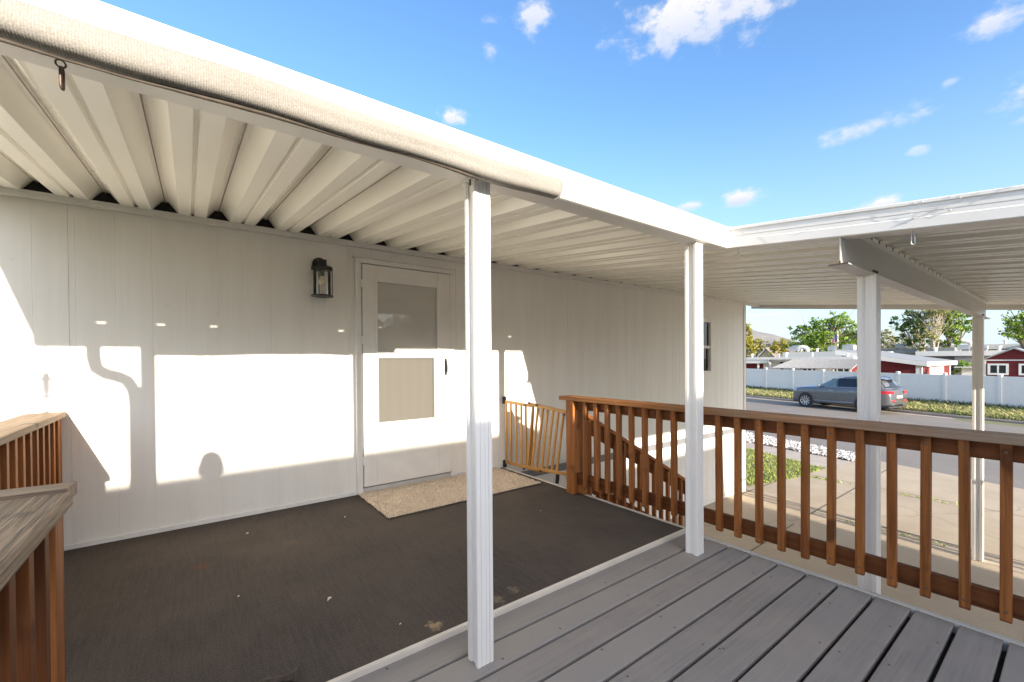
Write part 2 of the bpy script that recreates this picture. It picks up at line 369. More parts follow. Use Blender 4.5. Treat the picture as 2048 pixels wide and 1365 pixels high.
# ------------------------------------------------------------------ sun + sky
SUN = Vector((-.110, -1.0, .243)).normalized()         # towards the sun
sl = bpy.data.lights.new('sun', 'SUN'); sl.energy = 3.8; sl.angle = rad(.5); sl.color = (1.0, .90, .76)
so = bpy.data.objects.new('sun', sl); COL.objects.link(so); so.rotation_euler = SUN.to_track_quat('Z', 'Y').to_euler(); so.location = (-2, -20, 8)
def sky():
    w = bpy.data.worlds.new('World'); sc.world = w; w.use_nodes = True; t = w.node_tree
    bg = t.nodes['Background']
    s = t.nodes.new('ShaderNodeTexSky'); s.sky_type = 'NISHITA'; s.sun_disc = False
    s.sun_elevation = math.asin(SUN.z); s.sun_rotation = math.atan2(SUN.x, SUN.y)
    s.altitude = 1300; s.air_density = 1.0; s.dust_density = .6; s.ozone_density = 1.6
    L = t.links.new
    def mth(op, a, b=None, cl=False):
        n = t.nodes.new('ShaderNodeMath'); n.operation = op; n.use_clamp = cl
        for i, v in enumerate((a, b)):
            if v is None: continue
            if isinstance(v, (int, float)): n.inputs[i].default_value = v
            else: L(v, n.inputs[i])
        return n.outputs[0]
    tc = t.nodes.new('ShaderNodeTexCoord'); D = tc.outputs['Generated']
    nrm = t.nodes.new('ShaderNodeVectorMath'); nrm.operation = 'NORMALIZE'; L(D, nrm.inputs[0]); D = nrm.outputs[0]
    def dot(v):
        n = t.nodes.new('ShaderNodeVectorMath'); n.operation = 'DOT_PRODUCT'; L(D, n.inputs[0]); n.inputs[1].default_value = v; return n.outputs['Value']
    hs = t.nodes.new('ShaderNodeHueSaturation'); L(s.outputs[0], hs.inputs['Color']); hs.inputs['Saturation'].default_value = SKY_SAT; hs.inputs['Hue'].default_value = .504; hs.inputs['Value'].default_value = SKY_VAL
    sz = t.nodes.new('ShaderNodeSeparateXYZ'); L(D, sz.inputs[0]); hf = mth('SUBTRACT', 1.0, mth('DIVIDE', mth('ABSOLUTE', sz.outputs[2]), .50), True)
    hz = t.nodes.new('ShaderNodeMix'); hz.data_type = 'RGBA'; L(mth('MULTIPLY', mth('POWER', hf, 1.6), .93), hz.inputs[0]); L(hs.outputs[0], hz.inputs[6]); hz.inputs[7].default_value = (*HAZE, 1)
    nz = t.nodes.new('ShaderNodeTexNoise'); nz.inputs['Scale'].default_value = 17; nz.inputs['Detail'].default_value = 9; nz.inputs['Roughness'].default_value = .62
    mp = t.nodes.new('ShaderNodeMapping'); mp.inputs['Scale'].default_value = (1,1,1.7); L(D, mp.inputs['Vector']); L(mp.outputs[0], nz.inputs['Vector'])
    n2 = mth('SUBTRACT', nz.outputs['Fac'], .5)
    # one soft puff per cloud: direction, half width, half height (radians), thickness
    puffs = [((.708,.399,.600),.15,.062,1.0),((.72,.34,.63),.10,.055,1.0),((.735,.40,.575),.06,.025,.7),((.690,.455,.585),.06,.045,.8),((.512,.598,.617),.038,.03,.75),((.455,.672,.583),.022,.016,.5),((.442,.652,.616),.026,.012,.3),((.423,.766,.483),.034,.026,.9),
             ((.863,.397,.312),.050,.018,.95),((.82,.48,.311),.036,.011,.85),((.903,.202,.379),.085,.020,.55),((.886,.067,.458),.045,.020,.75),((.870,.035,.482),.05,.04,.85),((.928,.045,.368),.035,.03,.9),((.930,.040,.33),.025,.012,.6),
             ((.941,.214,.26),.055,.012,.95),((.905,.124,.407),.016,.010,.35),((.931,.16,.329),.014,.008,.4),((.919,.384,.085),.052,.010,.8),((.904,.42,.083),.03,.006,.7),((.994,.09,.064),.05,.008,.3),((.97,.2,.075),.06,.006,.25)]
    tot = None; shade = None
    for d, a, b, k in puffs:
        d = Vector(d).normalized(); r = d.cross(Vector((0,0,1))).normalized(); u = r.cross(d)
        x = mth('DIVIDE', dot(tuple(r)), a); y = mth('DIVIDE', dot(tuple(u)), b)
        q = mth('SQRT', mth('ADD', mth('MULTIPLY', x, x), mth('MULTIPLY', y, y)))
        front = mth('GREATER_THAN', dot(tuple(d)), .2)
        e = mth('ADD', mth('SUBTRACT', 1.0, q), mth('MULTIPLY', n2, 3.4))
        e = mth('MULTIPLY', mth('MULTIPLY', e, 1.3, True), front)
        e = mth('MULTIPLY', mth('MULTIPLY', e, e), k)
        tot = e if tot is None else mth('MAXIMUM', tot, e)
        sh = mth('MULTIPLY', e, mth('MULTIPLY', mth('SUBTRACT', .35, y), .55, True))
        shade = sh if shade is None else mth('MAXIMUM', shade, sh)
    tot = mth('MULTIPLY', tot, 1.0, True)
    cc = t.nodes.new('ShaderNodeMix'); cc.data_type = 'RGBA'; L(mth('MULTIPLY', shade, 1.5, True), cc.inputs[0])
    cc.inputs[6].default_value = (*[c*CLOUD for c in (1.0,.985,.98)], 1); cc.inputs[7].default_value = (*[c*CLOUD for c in (.58,.68,.93)], 1)
    mx = t.nodes.new('ShaderNodeMix'); mx.data_type = 'RGBA'; L(tot, mx.inputs[0]); L(hz.outputs[2], mx.inputs[6]); L(cc.outputs[2], mx.inputs[7])
    # warm fill glow added on the sky's sun side to lift the shaded porch
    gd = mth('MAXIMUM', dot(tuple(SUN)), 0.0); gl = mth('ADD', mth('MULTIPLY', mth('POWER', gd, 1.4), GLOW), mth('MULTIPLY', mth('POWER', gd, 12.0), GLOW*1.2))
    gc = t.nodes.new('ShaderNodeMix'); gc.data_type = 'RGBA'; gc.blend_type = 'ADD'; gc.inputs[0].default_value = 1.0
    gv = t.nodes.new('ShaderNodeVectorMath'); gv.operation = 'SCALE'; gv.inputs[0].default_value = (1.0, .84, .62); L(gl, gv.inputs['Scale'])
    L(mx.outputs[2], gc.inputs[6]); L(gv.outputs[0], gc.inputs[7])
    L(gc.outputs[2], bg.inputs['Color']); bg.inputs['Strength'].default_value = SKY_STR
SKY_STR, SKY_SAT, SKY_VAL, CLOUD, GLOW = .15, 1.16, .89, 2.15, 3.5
HAZE = (1.38, 1.64, 2.02)
sky()
vs = sc.view_settings; vs.view_transform = 'Standard'; vs.look = 'None'; vs.exposure = 1.7; vs.gamma = 1.0; vs.use_curve_mapping = False

# ------------------------------------------------------------------ the lie of the land
GZ = -1.40
SU = Vector((.259, .966)); SN = Vector((.966, -.259)); SO = Vector((28.75, 7.0))       # street frame: along the kerb / away from us
def st(s, n, z=0): return (SO.x + SU.x*s + SN.x*n, SO.y + SU.y*s + SN.y*n, z)
def road_z(s): return -1.47 + .012*s
def gz(x, y):
    s = (x-SO.x)*SU.x + (y-SO.y)*SU.y; n = (x-SO.x)*SN.x + (y-SO.y)*SN.y
    k = min(1, max(0, (n+19)/7.0)); z = GZ*(1-k) + road_z(max(-40, min(60, s)))*k
    if n > .05: z += .13 + .22*min(1, n/3.2)
    return z

def ground():
    m = MB(); xs = [-400,-150,-60,-30,-15,-6,0,4,7,9,11,13,15,17,20,24,28,28.6,29.2,31,34,40,60,90,150,400,1200,4000]; ys = [-4000,-900,-300,-120,-60,-35,-20,-12,-7,-3,0,3,6,9,12,16,22,30,45,70,120,300,900,4000]
    n = len(ys); vs_ = [(x, y, gz(x, y)-.10) for x in xs for y in ys]
    fs = [(i*n+j, (i+1)*n+j, (i+1)*n+j+1, i*n+j+1) for i in range(len(xs)-1) for j in range(n-1)]
    m.add(vs_, fs); tag(m.build('ground', M['dry_ground']), kind='structure')
ground()
def strip(name, mat, ss, n0, n1, z0, z1, kind='structure', step=2.5):
    m = MB(); k = max(1, int((ss[1]-ss[0])/step)); vs_ = []; fs = []
    for i in range(k+1):
        s = ss[0] + (ss[1]-ss[0])*i/k
        vs_ += [st(s, n0, road_z(s)+z0), st(s, n1, road_z(s)+z1)]
        if i: fs.append((2*i-2, 2*i-1, 2*i+1, 2*i))
    m.add(vs_, fs); o = m.build(name, mat); o['kind'] = kind; return o
strip('road', M['asphalt'], (-45, 60), -12.4, -.42, .0, .0)
strip('gutter', M['sidewalk'], (-45, 60), -.42, -.0, .004, .01)
strip('gutter', M['kerb'], (-45, 60), -13.0, -12.4, .01, .004)
def kerb():
    m = MB(); k = 40; prof = [(-.0,-.05),(-.0,.10),(.03,.13),(.16,.135),(.16,-.05)]
    for i in range(k):
        a = -45+105*i/k; b = -45+105*(i+1)/k
        m.add([st(a, n, road_z(a)+z) for n, z in prof]+[st(b, n, road_z(b)+z) for n, z in prof], [(j, j+1, 6+j, 5+j) for j in range(4)])
    tag(m.build('kerb', M['kerb']), kind='structure')
kerb()
strip('gutter_water', M['wet_gutter'], (-14, -2.6), -12.95, -12.72, .012, .012)
strip('verge_soil', M['soil'], (-45, 60), .16, 3.0, .128, .33)
# driveway slab, joints, sidewalk, lawn, gravel bed
def sheet(name, poly, mat, dz=.004, kind='structure', sub=1):
    m = MB(); m.add([(x, y, gz(x, y)+dz) for x, y in poly], [tuple(range(len(poly)))])
    return tag(m.build(name, mat), kind=kind)
def grid_sheet(name, x0, x1, y0, y1, mat, dz, nx=10, ny=10):
    m = MB(); vs_ = [(x0+(x1-x0)*i/nx, y0+(y1-y0)*j/ny) for i in range(nx+1) for j in range(ny+1)]
    m.add([(x, y, gz(x, y)+dz) for x, y in vs_], [(i*(ny+1)+j, (i+1)*(ny+1)+j, (i+1)*(ny+1)+j+1, i*(ny+1)+j+1) for i in range(nx) for j in range(ny)])
    return tag(m.build(name, mat), kind='structure')
def driveway():
    m = MB(); nx, ny = 16, 8
    def P(i, j):
        y = -14 + 18.3*j/ny
        x1 = 14.62 + .268*(y-2)
        x = 1.0 + (x1-1.0)*i/nx
        return (x, y, gz(x, y)+.0)
    m.add([P(i, j) for i in range(nx+1) for j in range(ny+1)], [(i*(ny+1)+j, (i+1)*(ny+1)+j, (i+1)*(ny+1)+j+1, i*(ny+1)+j+1) for i in range(nx) for j in range(ny)])
    tag(m.build('driveway', M['driveway_concrete']), kind='structure')
    j = MB()
    def line(x0, y0, x1, y1, w=.018):
        d = Vector((x1-x0, y1-y0)); n = Vector((-d.y, d.x)).normalized()*w/2; k = 8
        for q in range(k):
            a = Vector((x0, y0))+d*q/k; b = Vector((x0, y0))+d*(q+1)/k
            j.add([(p.x, p.y, gz(p.x, p.y)+.004) for p in (a-n, b-n, b+n, a+n)], [(0,1,2,3)])
    for y in (-5.0, -2.4, .3, 2.75): line(5, y, 14.5+.25*(y-2), y+.25)
    for x in (5.2, 8.6, 11.4): line(x, -8, x+.25, 4.0)
    line(8.75, 4.08, 11.4, 4.1)
    tag(j.build('driveway_joint', M['joint']), kind='structure')
driveway()
sheet('path', [(9.0,4.3),(12.70,3.90),(14.2,3.7),(14.65,6.66),(16.85,14.0),(16.0,14.4),(13.6,6.2),(12.66,4.02),(9.0,4.45)], M['sidewalk'], .006)
LAWN = [(9.12,4.32),(10.97,3.97),(12.66,3.93),(13.55,6.15),(15.6,14.4),(9.0,15.0)]
sheet('lawn_soil', LAWN, M['soil'], .010)
GRAVEL = [(14.22,3.72),(15.4,3.95),(16.4,7.64),(18.0,13.6),(16.9,13.8),(14.68,6.66)]
sheet('gravel_soil', GRAVEL, M['joint'], .012)
def inside(p, poly):
    c = False; n = len(poly)
    for i in range(n):
        a = poly[i]; b = poly[i-1]
        if (a[1] > p[1]) != (b[1] > p[1]) and p[0] < (b[0]-a[0])*(p[1]-a[1])/(b[1]-a[1])+a[0]: c = not c
    return c
def scatter(poly, n, rnd):
    xs = [p[0] for p in poly]; ys = [p[1] for p in poly]; out = []
    while len(out) < n:
        p = (rnd.uniform(min(xs), max(xs)), rnd.uniform(min(ys), max(ys)))
        if inside(p, poly): out.append(p)
    return out
def blades(name, pts, h, w, mat, rnd, lean=.5):
    m = MB()
    for (x, y, z) in pts:
        a = rnd.uniform(0, 6.283); hh = h*rnd.uniform(.45, 1.25); ww = w*rnd.uniform(.7, 1.3)
        dx, dy = math.cos(a)*ww/2, math.sin(a)*ww/2; lx, ly = rnd.gauss(0, lean)*hh, rnd.gauss(0, lean)*hh
        m.add([(x-dx, y-dy, z), (x+dx, y+dy, z), (x+lx*.4+dx*.6, y+ly*.4+dy*.6, z+hh*.6), (x+lx, y+ly, z+hh)], [(0,1,2),(0,2,3)])
    return tag(m.build(name, mat), kind='stuff')
def lawn():
    rnd = random.Random(3); pts = scatter([(9.1,4.3),(10.97,3.96),(12.72,3.9),(13.6,6.15),(15.5,10.8),(9.1,10)], 26000, rnd)
    blades('lawn_grass', [(x, y, gz(x, y)) for x, y in pts], .055, .02, M['lawn_blade'], rnd)
    pts = []
    for _ in range(26000):
        s = rnd.uniform(-11, 22); n = .2 + 2.6*rnd.random(); x, y, _z = st(s, n); pts.append((x, y, road_z(s)+.12+.2*n/3))
    blades('verge_grass', pts, .20, .035, M['verge_blade'], rnd, .6)
    pts = []
    for _ in range(5000):
        s = rnd.uniform(-11, 22); n = 2.86-abs(rnd.gauss(0, .16)); x, y, _z = st(s, n); pts.append((x, y, road_z(s)+.30))
    blades('fence_weeds', pts, .28, .03, M['weed_blade'], rnd, .3)
    m = MB()
    for x, y in scatter(GRAVEL, 8000, rnd):
        r = rnd.uniform(.014, .042); z = gz(x, y)+.012+rnd.uniform(0, .05)
        bx = [Vector((sx*rnd.uniform(.6,1), sy*rnd.uniform(.6,1), sz*rnd.uniform(.45,.8)))*r for sx in (-1,1) for sy in (-1,1) for sz in (-1,1)]
        rot = Matrix.Rotation(rnd.uniform(0,6.28), 3, 'Z') @ Matrix.Rotation(rnd.uniform(-.6,.6), 3, 'X')
        m.add([tuple(rot @ q + Vector((x, y, z))) for q in bx], [(0,1,3,2),(4,6,7,5),(0,4,5,1),(2,3,7,6),(0,2,6,4),(1,5,7,3)])
    tag(m.build('gravel', M['white_rock']), kind='stuff')
    # weeds in the driveway joints
    pts = []
    for _ in range(110):
        u = rnd.random(); x = 11.4+.25*u*0+rnd.gauss(0,.03)+.02; y = 3.9-2.6*u**2+rnd.gauss(0,.03); pts.append((x, y, gz(x, y)))
    for _ in range(50):
        y = 1.2+rnd.random()*1.2; x = 8.62+rnd.gauss(0,.03); pts.append((x, y, gz(x, y)))
    blades('joint_weeds', pts, .05, .025, M['lawn_blade'], rnd, .8)
lawn()

# ------------------------------------------------------------------ the white house
WY = 4.167                                                # face of the wall
ROOF0 = 2.395                                             # underside of the roof pans at the wall
SLOPE = .105
def roof_z(y): return ROOF0 - SLOPE*(WY-y)
house = thing('house', (4.0, WY, GZ), 'long white wood-grain sided manufactured home behind the porch', 'house')
HX0, HX1 = -9.0, 9.05
def wall():
    m = MB()
    openings = [(1.30, 2.275, .055, 2.215), (6.98, 7.735, 1.0, 1.985)]
    def strip_(x0, x1, spans):
        for z0, z1 in spans: m.add([(x0, WY, z0), (x1, WY, z0), (x1, WY, z1), (x0, WY, z1)], [(0,1,2,3)])
    # grooves every 0.203 m (pairs): real V-cuts
    cuts = []
    x = -8.95
    while x < HX1-.05:
        cuts.append(x); x += .2032
    seams = [-8.77+i*1.219 for i in range(16)]
    edges = {HX0, HX1}
    for a, b, _, _ in openings: edges |= {a, b}
    gro = []
    for c in cuts: gro.append((c, .0024, .0017))
    gro.append((-.653, .0018, .004)); gro.append((1.2, .003, .003)); gro.append((2.355, .002, .003)); gro.append((.566,.0018,.002))
    pts = sorted([(e, 0) for e in edges] + [(c-w, 0) for c, w, d in gro] + [(c, d) for c, w, d in gro] + [(c+w, 0) for c, w, d in gro])
    for (xa, da), (xb, db) in zip(pts, pts[1:]):
        if xb-xa < 1e-5: continue
        xm = (xa+xb)/2; spans = [(-.10, 2.40)]
        for a, b, z0, z1 in openings:
            if a < xm < b: spans = [(-.10, z0), (z1, 2.40)]
        for z0, z1 in spans: m.add([(xa, WY+da, z0), (xb, WY+db, z0), (xb, WY+db, z1), (xa, WY+da, z1)], [(0,1,2,3)])
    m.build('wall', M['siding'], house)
    s = MB()                                              # skirt below the grey band
    pts = []; x = HX0
    while x < HX1: pts += [(x, 0), (x+.195, 0), (x+.2, .006), (x+.205, 0)]; x += .21
    pts.append((HX1, 0))
    for (xa, da), (xb, db) in zip(pts, pts[1:]): s.add([(xa, WY+.004+da, GZ-.1), (xb, WY+.004+db, GZ-.1), (xb, WY+.004+db, -.19), (xa, WY+.004+da, -.19)], [(0,1,2,3)])
    s.box(HX0, HX1+.01, WY-.012, WY+.0, GZ-.1, GZ+.07)
    s.build('skirting', M['fence_vinyl'], house)
    MB().box(HX0, HX1+.02, WY-.022, WY-.001, -.19, -.10).build('band', M['band_grey'], house)
    b = MB(); b.box(HX0, HX1-.002, WY+.14, WY+4.2, GZ-.1, 2.385); b.build('rear_wall', M['siding'], house)
    e = MB(); e.add([(HX1, WY, GZ-.1), (HX1, WY+.141, GZ-.1), (HX1, WY+.141, 2.40), (HX1, WY, 2.40)], [(0,1,2,3)]); e.build('end_wall', M['siding'], house)
    c = MB(); c.box(HX1-.07, HX1+.012, WY-.016, WY-.0008, GZ-.05, 2.345); c.box(HX1-.0, HX1+.014, WY-.016, WY+.08, GZ-.05, 2.345); c.build('corner_trim', M['trim_white'], house, bevel=.003)
    r = MB(); r.box(HX0, HX1+.1, WY+.145, WY+4.5, 2.39, 2.62); r.build('roof', M['dark_void'], house)  # near-black colour stands for the shade under the patio cover
    MB().box(HX0, 2.96, WY-.014, WY-.0005, -.02, .03).build('base_trim', M['trim_white'], house)
wall()
def door():
    fr = MB()
    fr.box(1.262, 1.316, WY-.034, WY+.09, .0, 2.205); fr.box(2.262, 2.312, WY-.034, WY+.09, .0, 2.205); fr.box(1.262, 2.312, WY-.034, WY+.09, 2.2055, 2.252)
    fr.box(1.245, 2.329, WY-.042, WY+.0, 2.2525, 2.266)
    fr.build('door_frame', M['trim_white'], house, bevel=.004)
    MB().box(1.317, 2.261, WY-.03, WY+.1, .0, .055).build('threshold', M['strip_white'], house, bevel=.004)
    d = MB(); y0, y1 = WY-.046, WY-.012
    X0, X1, Z0, Z1 = 1.322, 2.256, .068, 2.196; gx0, gx1, gz0, gz1 = 1.452, 2.112, .652, 2.05
    d.box(X0, gx0, y0, y1, Z0, Z1); d.box(gx1, X1, y0, y1, Z0, Z1); d.box(gx0, gx1, y0, y1, Z0, gz0); d.box(gx0, gx1, y0, y1, gz1, Z1)
    dl = d.build('storm_door', M['door_white'], house, bevel=.004)
    fr = MB()
    for a, b, c, e in ((gx0-.012, gx0+.012, gz0-.012, gz1+.012), (gx1-.012, gx1+.012, gz0-.012, gz1+.012)): fr.box(a, b, y0-.005, y0+.006, c, e)
    fr.box(gx0+.012, gx1-.012, y0-.005, y0+.006, gz0-.012, gz0+.012); fr.box(gx0+.012, gx1-.012, y0-.005, y0+.006, gz1-.012, gz1+.012)
    fr.box(gx0+.001, gx1-.001, y0-.008, y1, 1.325, 1.358)
    fr.build('glazing_bead', M['door_white'], dl, bevel=.002)
    MB().box(gx0, gx1, y0+.012, y0+.016, 1.359, gz1).build('glass_pane', M['door_glass'], dl)
    s = MB(); s.add([(gx0+.02, y0+.015, gz0+.02), (gx1-.02, y0+.015, gz0+.02), (gx1-.02, y0+.015, 1.305), (gx0+.02, y0+.015, 1.305)], [(0,1,2,3)]); s.build('insect_screen', M['insect_screen'], dl)
    sf = MB()
    for a, b, c, e in ((gx0, gx0+.02, gz0, 1.324), (gx1-.045, gx1, gz0, 1.324), (gx0+.02, gx1-.045, gz0, gz0+.02), (gx0+.02, gx1-.045, 1.300, 1.324)): sf.box(a, b, y0+.008, y0+.022, c, e)
    sf.build('screen_frame', M['galv'], dl)  # grey chosen to draw the shadow gap round the screen
    h = MB(); h.box(2.185, 2.213, y0-.006, y0, 1.115, 1.29); h.tube([(2.199, y0-.006, 1.275), (2.195, y0-.04, 1.262), (2.193, y0-.047, 1.21), (2.195, y0-.04, 1.15), (2.199, y0-.006, 1.132)], .0075, 8)
    h.lathe((2.199, y0-.008, 1.225), [(0,.014),(.011,.012),(.012,-.012),(0,-.014)], 10)
    h.build('handle', M['black_metal'], dl, bevel=.002)
    for z in (1.97, 1.43, .28):
        MB().box(1.304, 1.332, y0-.003, y0+.002, z, z+.078).build('hinge', M['trim_white'], dl)
    # six-panel entry door behind the storm door
    i = MB(); iy = WY+.026; i.box(1.318, 2.26, iy, iy+.045, .056, 2.2)
    inner = i.build('entry_door', M['inner_door'], house)
    for zr in ((1.83, 2.06), (1.13, 1.72), (.30, 1.0)):
        for xr in ((1.45, 1.73), (1.85, 2.13)):
            q = MB(); (za, zb), (xa, xb) = zr, xr
            q.add([(xa, iy-.001, za), (xb, iy-.001, za), (xb, iy-.001, zb), (xa, iy-.001, zb), (xa+.025, iy-.009, za+.025), (xb-.025, iy-.009, za+.025), (xb-.025, iy-.009, zb-.025), (xa+.025, iy-.009, zb-.025),
                   (xa+.05, iy-.004, za+.05), (xb-.05, iy-.004, za+.05), (xb-.05, iy-.004, zb-.05), (xa+.05, iy-.004, zb-.05)],
                  [(0,1,5,4),(1,2,6,5),(2,3,7,6),(3,0,4,7),(4,5,9,8),(5,6,10,9),(6,7,11,10),(7,4,8,11),(8,9,10,11)])
            q.build('panel', M['inner_door'], inner)
    kk = MB(); kk.tube([(1.79, iy-.02, 1.56), (1.77, iy-.035, 1.52), (1.79, iy-.04, 1.47), (1.81, iy-.035, 1.52), (1.79, iy-.02, 1.56)], .007, 8); kk.box(1.772, 1.808, iy-.022, iy-.0, 1.55, 1.60); kk.build('knocker', M['rusty_steel'], inner)
door()
def window():
    f = MB(); x0, x1, z0, z1 = 6.98, 7.735, 1.0, 1.985
    f.box(x0, x0+.05, WY-.02, WY+.06, z0, z1); f.box(x1-.05, x1, WY-.02, WY+.06, z0, z1); f.box(x0+.05, x1-.05, WY-.02, WY+.06, z1-.05, z1); f.box(x0+.05, x1-.05, WY-.02, WY+.06, z0, z0+.05)
    f.box(x0+.05, x1-.05, WY-.01, WY+.05, 1.46, 1.51); f.box(x0-.03, x1+.03, WY-.03, WY+.0, z1+.0005, z1+.04)
    w = f.build('window', M['trim_white'], house, bevel=.003)
    MB().box(x0+.05, x1-.05, WY+.03, WY+.036, z0+.05, 1.46).build('pane', M['glass'], w)
    MB().box(x0+.05, x1-.05, WY+.02, WY+.026, 1.51, z1-.05).build('pane', M['glass'], w)
    MB().box(x0+.05, x1-.05, WY+.037, WY+.045, 1.51, z1-.05).build('curtain', M['curtain_teal'], w)
    MB().box(x0, x1, WY+.10, WY+.11, z0, 1.51).build('dark_room', M['window_dark'], w)
window()

# ------------------------------------------------------------------ patio cover: pans, gutter fascia, posts, beam
cover = thing('patio_cover', (3.0, 1.5, 0), 'white aluminium patio cover with ribbed roof and gutter on slim posts', 'patio cover')
FY = 1.49                                                  # front face of the gutter fascia
CX = 2.985                                                 # inner corner, where the side fascia starts
XE = 9.62; YE = -2.30; XL = -1.03
def pans():
    m = MB(); pitch = .326; x = -1.108 - pitch; prof = []   # (x, height above the pan)
    while x < XE+.2:
        prof += [(x-.080, 0), (x-.022, .074), (x-.003, .076), (x, .066), (x+.003, .076), (x+.022, .074), (x+.080, 0), (x+.150, 0), (x+.158, .018), (x+.168, .018), (x+.176, 0)]
        x += pitch
    def run(x0, x1, y0, y1):
        pr = [p for p in prof if x0 < p[0] < x1]
        def hz(xq):
            for a, b in zip(prof, prof[1:]):
                if a[0] <= xq <= b[0]: return a[1] + (b[1]-a[1])*(xq-a[0])/max(1e-9, b[0]-a[0])
            return 0
        pr = [(x0, hz(x0))] + pr + [(x1, hz(x1))]
        n = len(pr); vs_ = []
        for y in (y0, y1): vs_ += [(px, y, roof_z(y)+h) for px, h in pr]
        fs = [(i, i+1, n+i+1, n+i) for i in range(n-1)]
        m.add(vs_, fs)
        m.add([(a, b, c+.004) for a, b, c in vs_], fs)
    run(XL, CX+.02, FY+.055, WY+.14); run(CX+.02, XE, YE+.02, WY+.14)
    m.build('roof_sheet', M['roof_metal'], cover)
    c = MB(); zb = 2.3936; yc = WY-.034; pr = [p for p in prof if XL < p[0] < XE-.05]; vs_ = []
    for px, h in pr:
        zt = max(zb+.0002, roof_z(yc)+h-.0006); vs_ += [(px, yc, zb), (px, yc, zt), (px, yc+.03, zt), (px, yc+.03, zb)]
    k = len(pr); c.add(vs_, [q for i in range(k-1) for q in ((4*i, 4*i+4, 4*i+5, 4*i+1), (4*i+1, 4*i+5, 4*i+6, 4*i+2), (4*i+3, 4*i+2, 4*i+6, 4*i+7))]); c.build('eave_gap', M['dark_void'], cover)  # black strip standing in for the shade inside the rib openings
    # dark seam line where the pans lock, on the crest of each rib
    s = MB(); x = -1.108+pitch
    while x < XE-.1:
        y0 = FY+.1 if x < CX else YE+.1
        s.add([(x-.003, y0, roof_z(y0)+.0615), (x+.003, y0, roof_z(y0)+.0615), (x+.003, WY+.1, roof_z(WY+.1)+.0615), (x-.003, WY+.1, roof_z(WY+.1)+.0615)], [(0,1,2,3)]); x += pitch
    s.build('seam', M['rusty_steel'], cover)
    MB().box(.05, .72, FY+.116, FY+.13, 2.10, 2.185).build('rib_sun_blocker', M['white_metal'], cover)  # unseen strips added behind the gutter to stop sun spots through these ribs
    MB().box(1.02, 2.3, FY+.116, FY+.13, 2.10, 2.185).build('rib_sun_blocker', M['white_metal'], cover)
pans()
def fascia():
    # gutter section (y, z) along the front edge
    pr = [(FY+.115, 2.030), (FY+.004, 2.030), (FY-.006, 2.034), (FY-.006, 2.044), (FY, 2.046), (FY, 2.098), (FY-.003, 2.101), (FY-.010, 2.104), (FY-.017, 2.112), (FY-.019, 2.125), (FY-.014, 2.142), (FY-.012, 2.152), (FY-.016, 2.156), (FY-.016, 2.171), (FY-.006, 2.175), (FY+.115, 2.175)]
    m = MB(); m.prism([(a, b) for a, b in pr], lambda a, b, t: (t, a, b), XL-.078, CX)
    m.build('front_fascia', M['white_metal'], cover, bevel=.0015)
    # side fascia (towards the camera), following the roof slope; outside faces -X
    ps = [(CX+.11, -.085), (CX+.004, -.085), (CX-.004, -.08), (CX-.004, -.03), (CX, -.027), (CX, -.004), (CX-.002, 0), (CX-.002, .036), (CX-.010, .040), (CX-.010, .056), (CX, .061), (CX+.11, .061)]
    m = MB()
    def fn(a, b, t): return (a, t, roof_z(t)+b)
    m.prism(ps, fn, FY+.003, YE)
    m.box(CX-.006, CX+.03, FY-.024, FY+.0025, 2.03, 2.176)          # corner closure
    m.build('side_fascia', M['white_metal'], cover, bevel=.0015)
    # far and left edge trims, front end of the carport
    e = MB()
    e.prism([(XE-.005, -.075), (XE+.055, -.075), (XE+.055, .085), (XE-.005, .085)], fn, YE, WY+.13)
    e.build('edge_trim', M['white_metal'], cover, bevel=.002)
    e = MB(); e.prism([(XL-.079, -.05), (XL+.004, -.05), (XL+.004, .09), (XL-.079, .09)], fn, FY+.1, WY+.13); e.build('edge_trim', M['white_metal'], cover, bevel=.002)
    e = MB(); zf = roof_z(YE); e.box(CX+.001, XE+.054, YE-.1, YE-.001, zf-.085, zf+.08); e.build('edge_trim', M['white_metal'], cover, bevel=.002)
    # ledger strip along the wall
    t = MB(); t.box(XL, XE-.01, WY-.050, WY-.001, 2.350, 2.3925); t.box(XL, XE-.01, WY-.056, WY-.0505, 2.374, 2.3945)
    t.build('ledger_trim', M['trim_white'], cover)
fascia()
def post_mb(cx, cy, z0, z1, h=.041):
    g = .013; d = .010; q = h-.003
    prof = []
    # square with a shallow channel in every face
    side = [(-h, -q), (-h, -g-.010), (-h+.003, -g-.007), (-h+.003, -g-.002), (-h+d, -g), (-h+d, g), (-h+.003, g+.002), (-h+.003, g+.007), (-h, g+.010), (-h, q)]
    fine = [(-h, -q), (-h, -.023), (-h+.004, -.022), (-h+.004, -.019), (-h+.001, -.018), (-h+.001, -.006), (-h+.003, -.005), (-h+.003, -.003), (-h+.001, -.002), (-h+.001, .018), (-h+.004, .019), (-h+.004, .022), (-h, .023), (-h, q)]
    for k in range(4):
        c, s = math.cos(-k*math.pi/2), math.sin(-k*math.pi/2)
        prof += [(c*a-s*b, s*a+c*b) for a, b in (fine if k % 2 else side)]
    m = MB(); m.prism(prof, lambda a, b, t: (cx+a, cy+b, t), z0, z1); return m
posts = {}
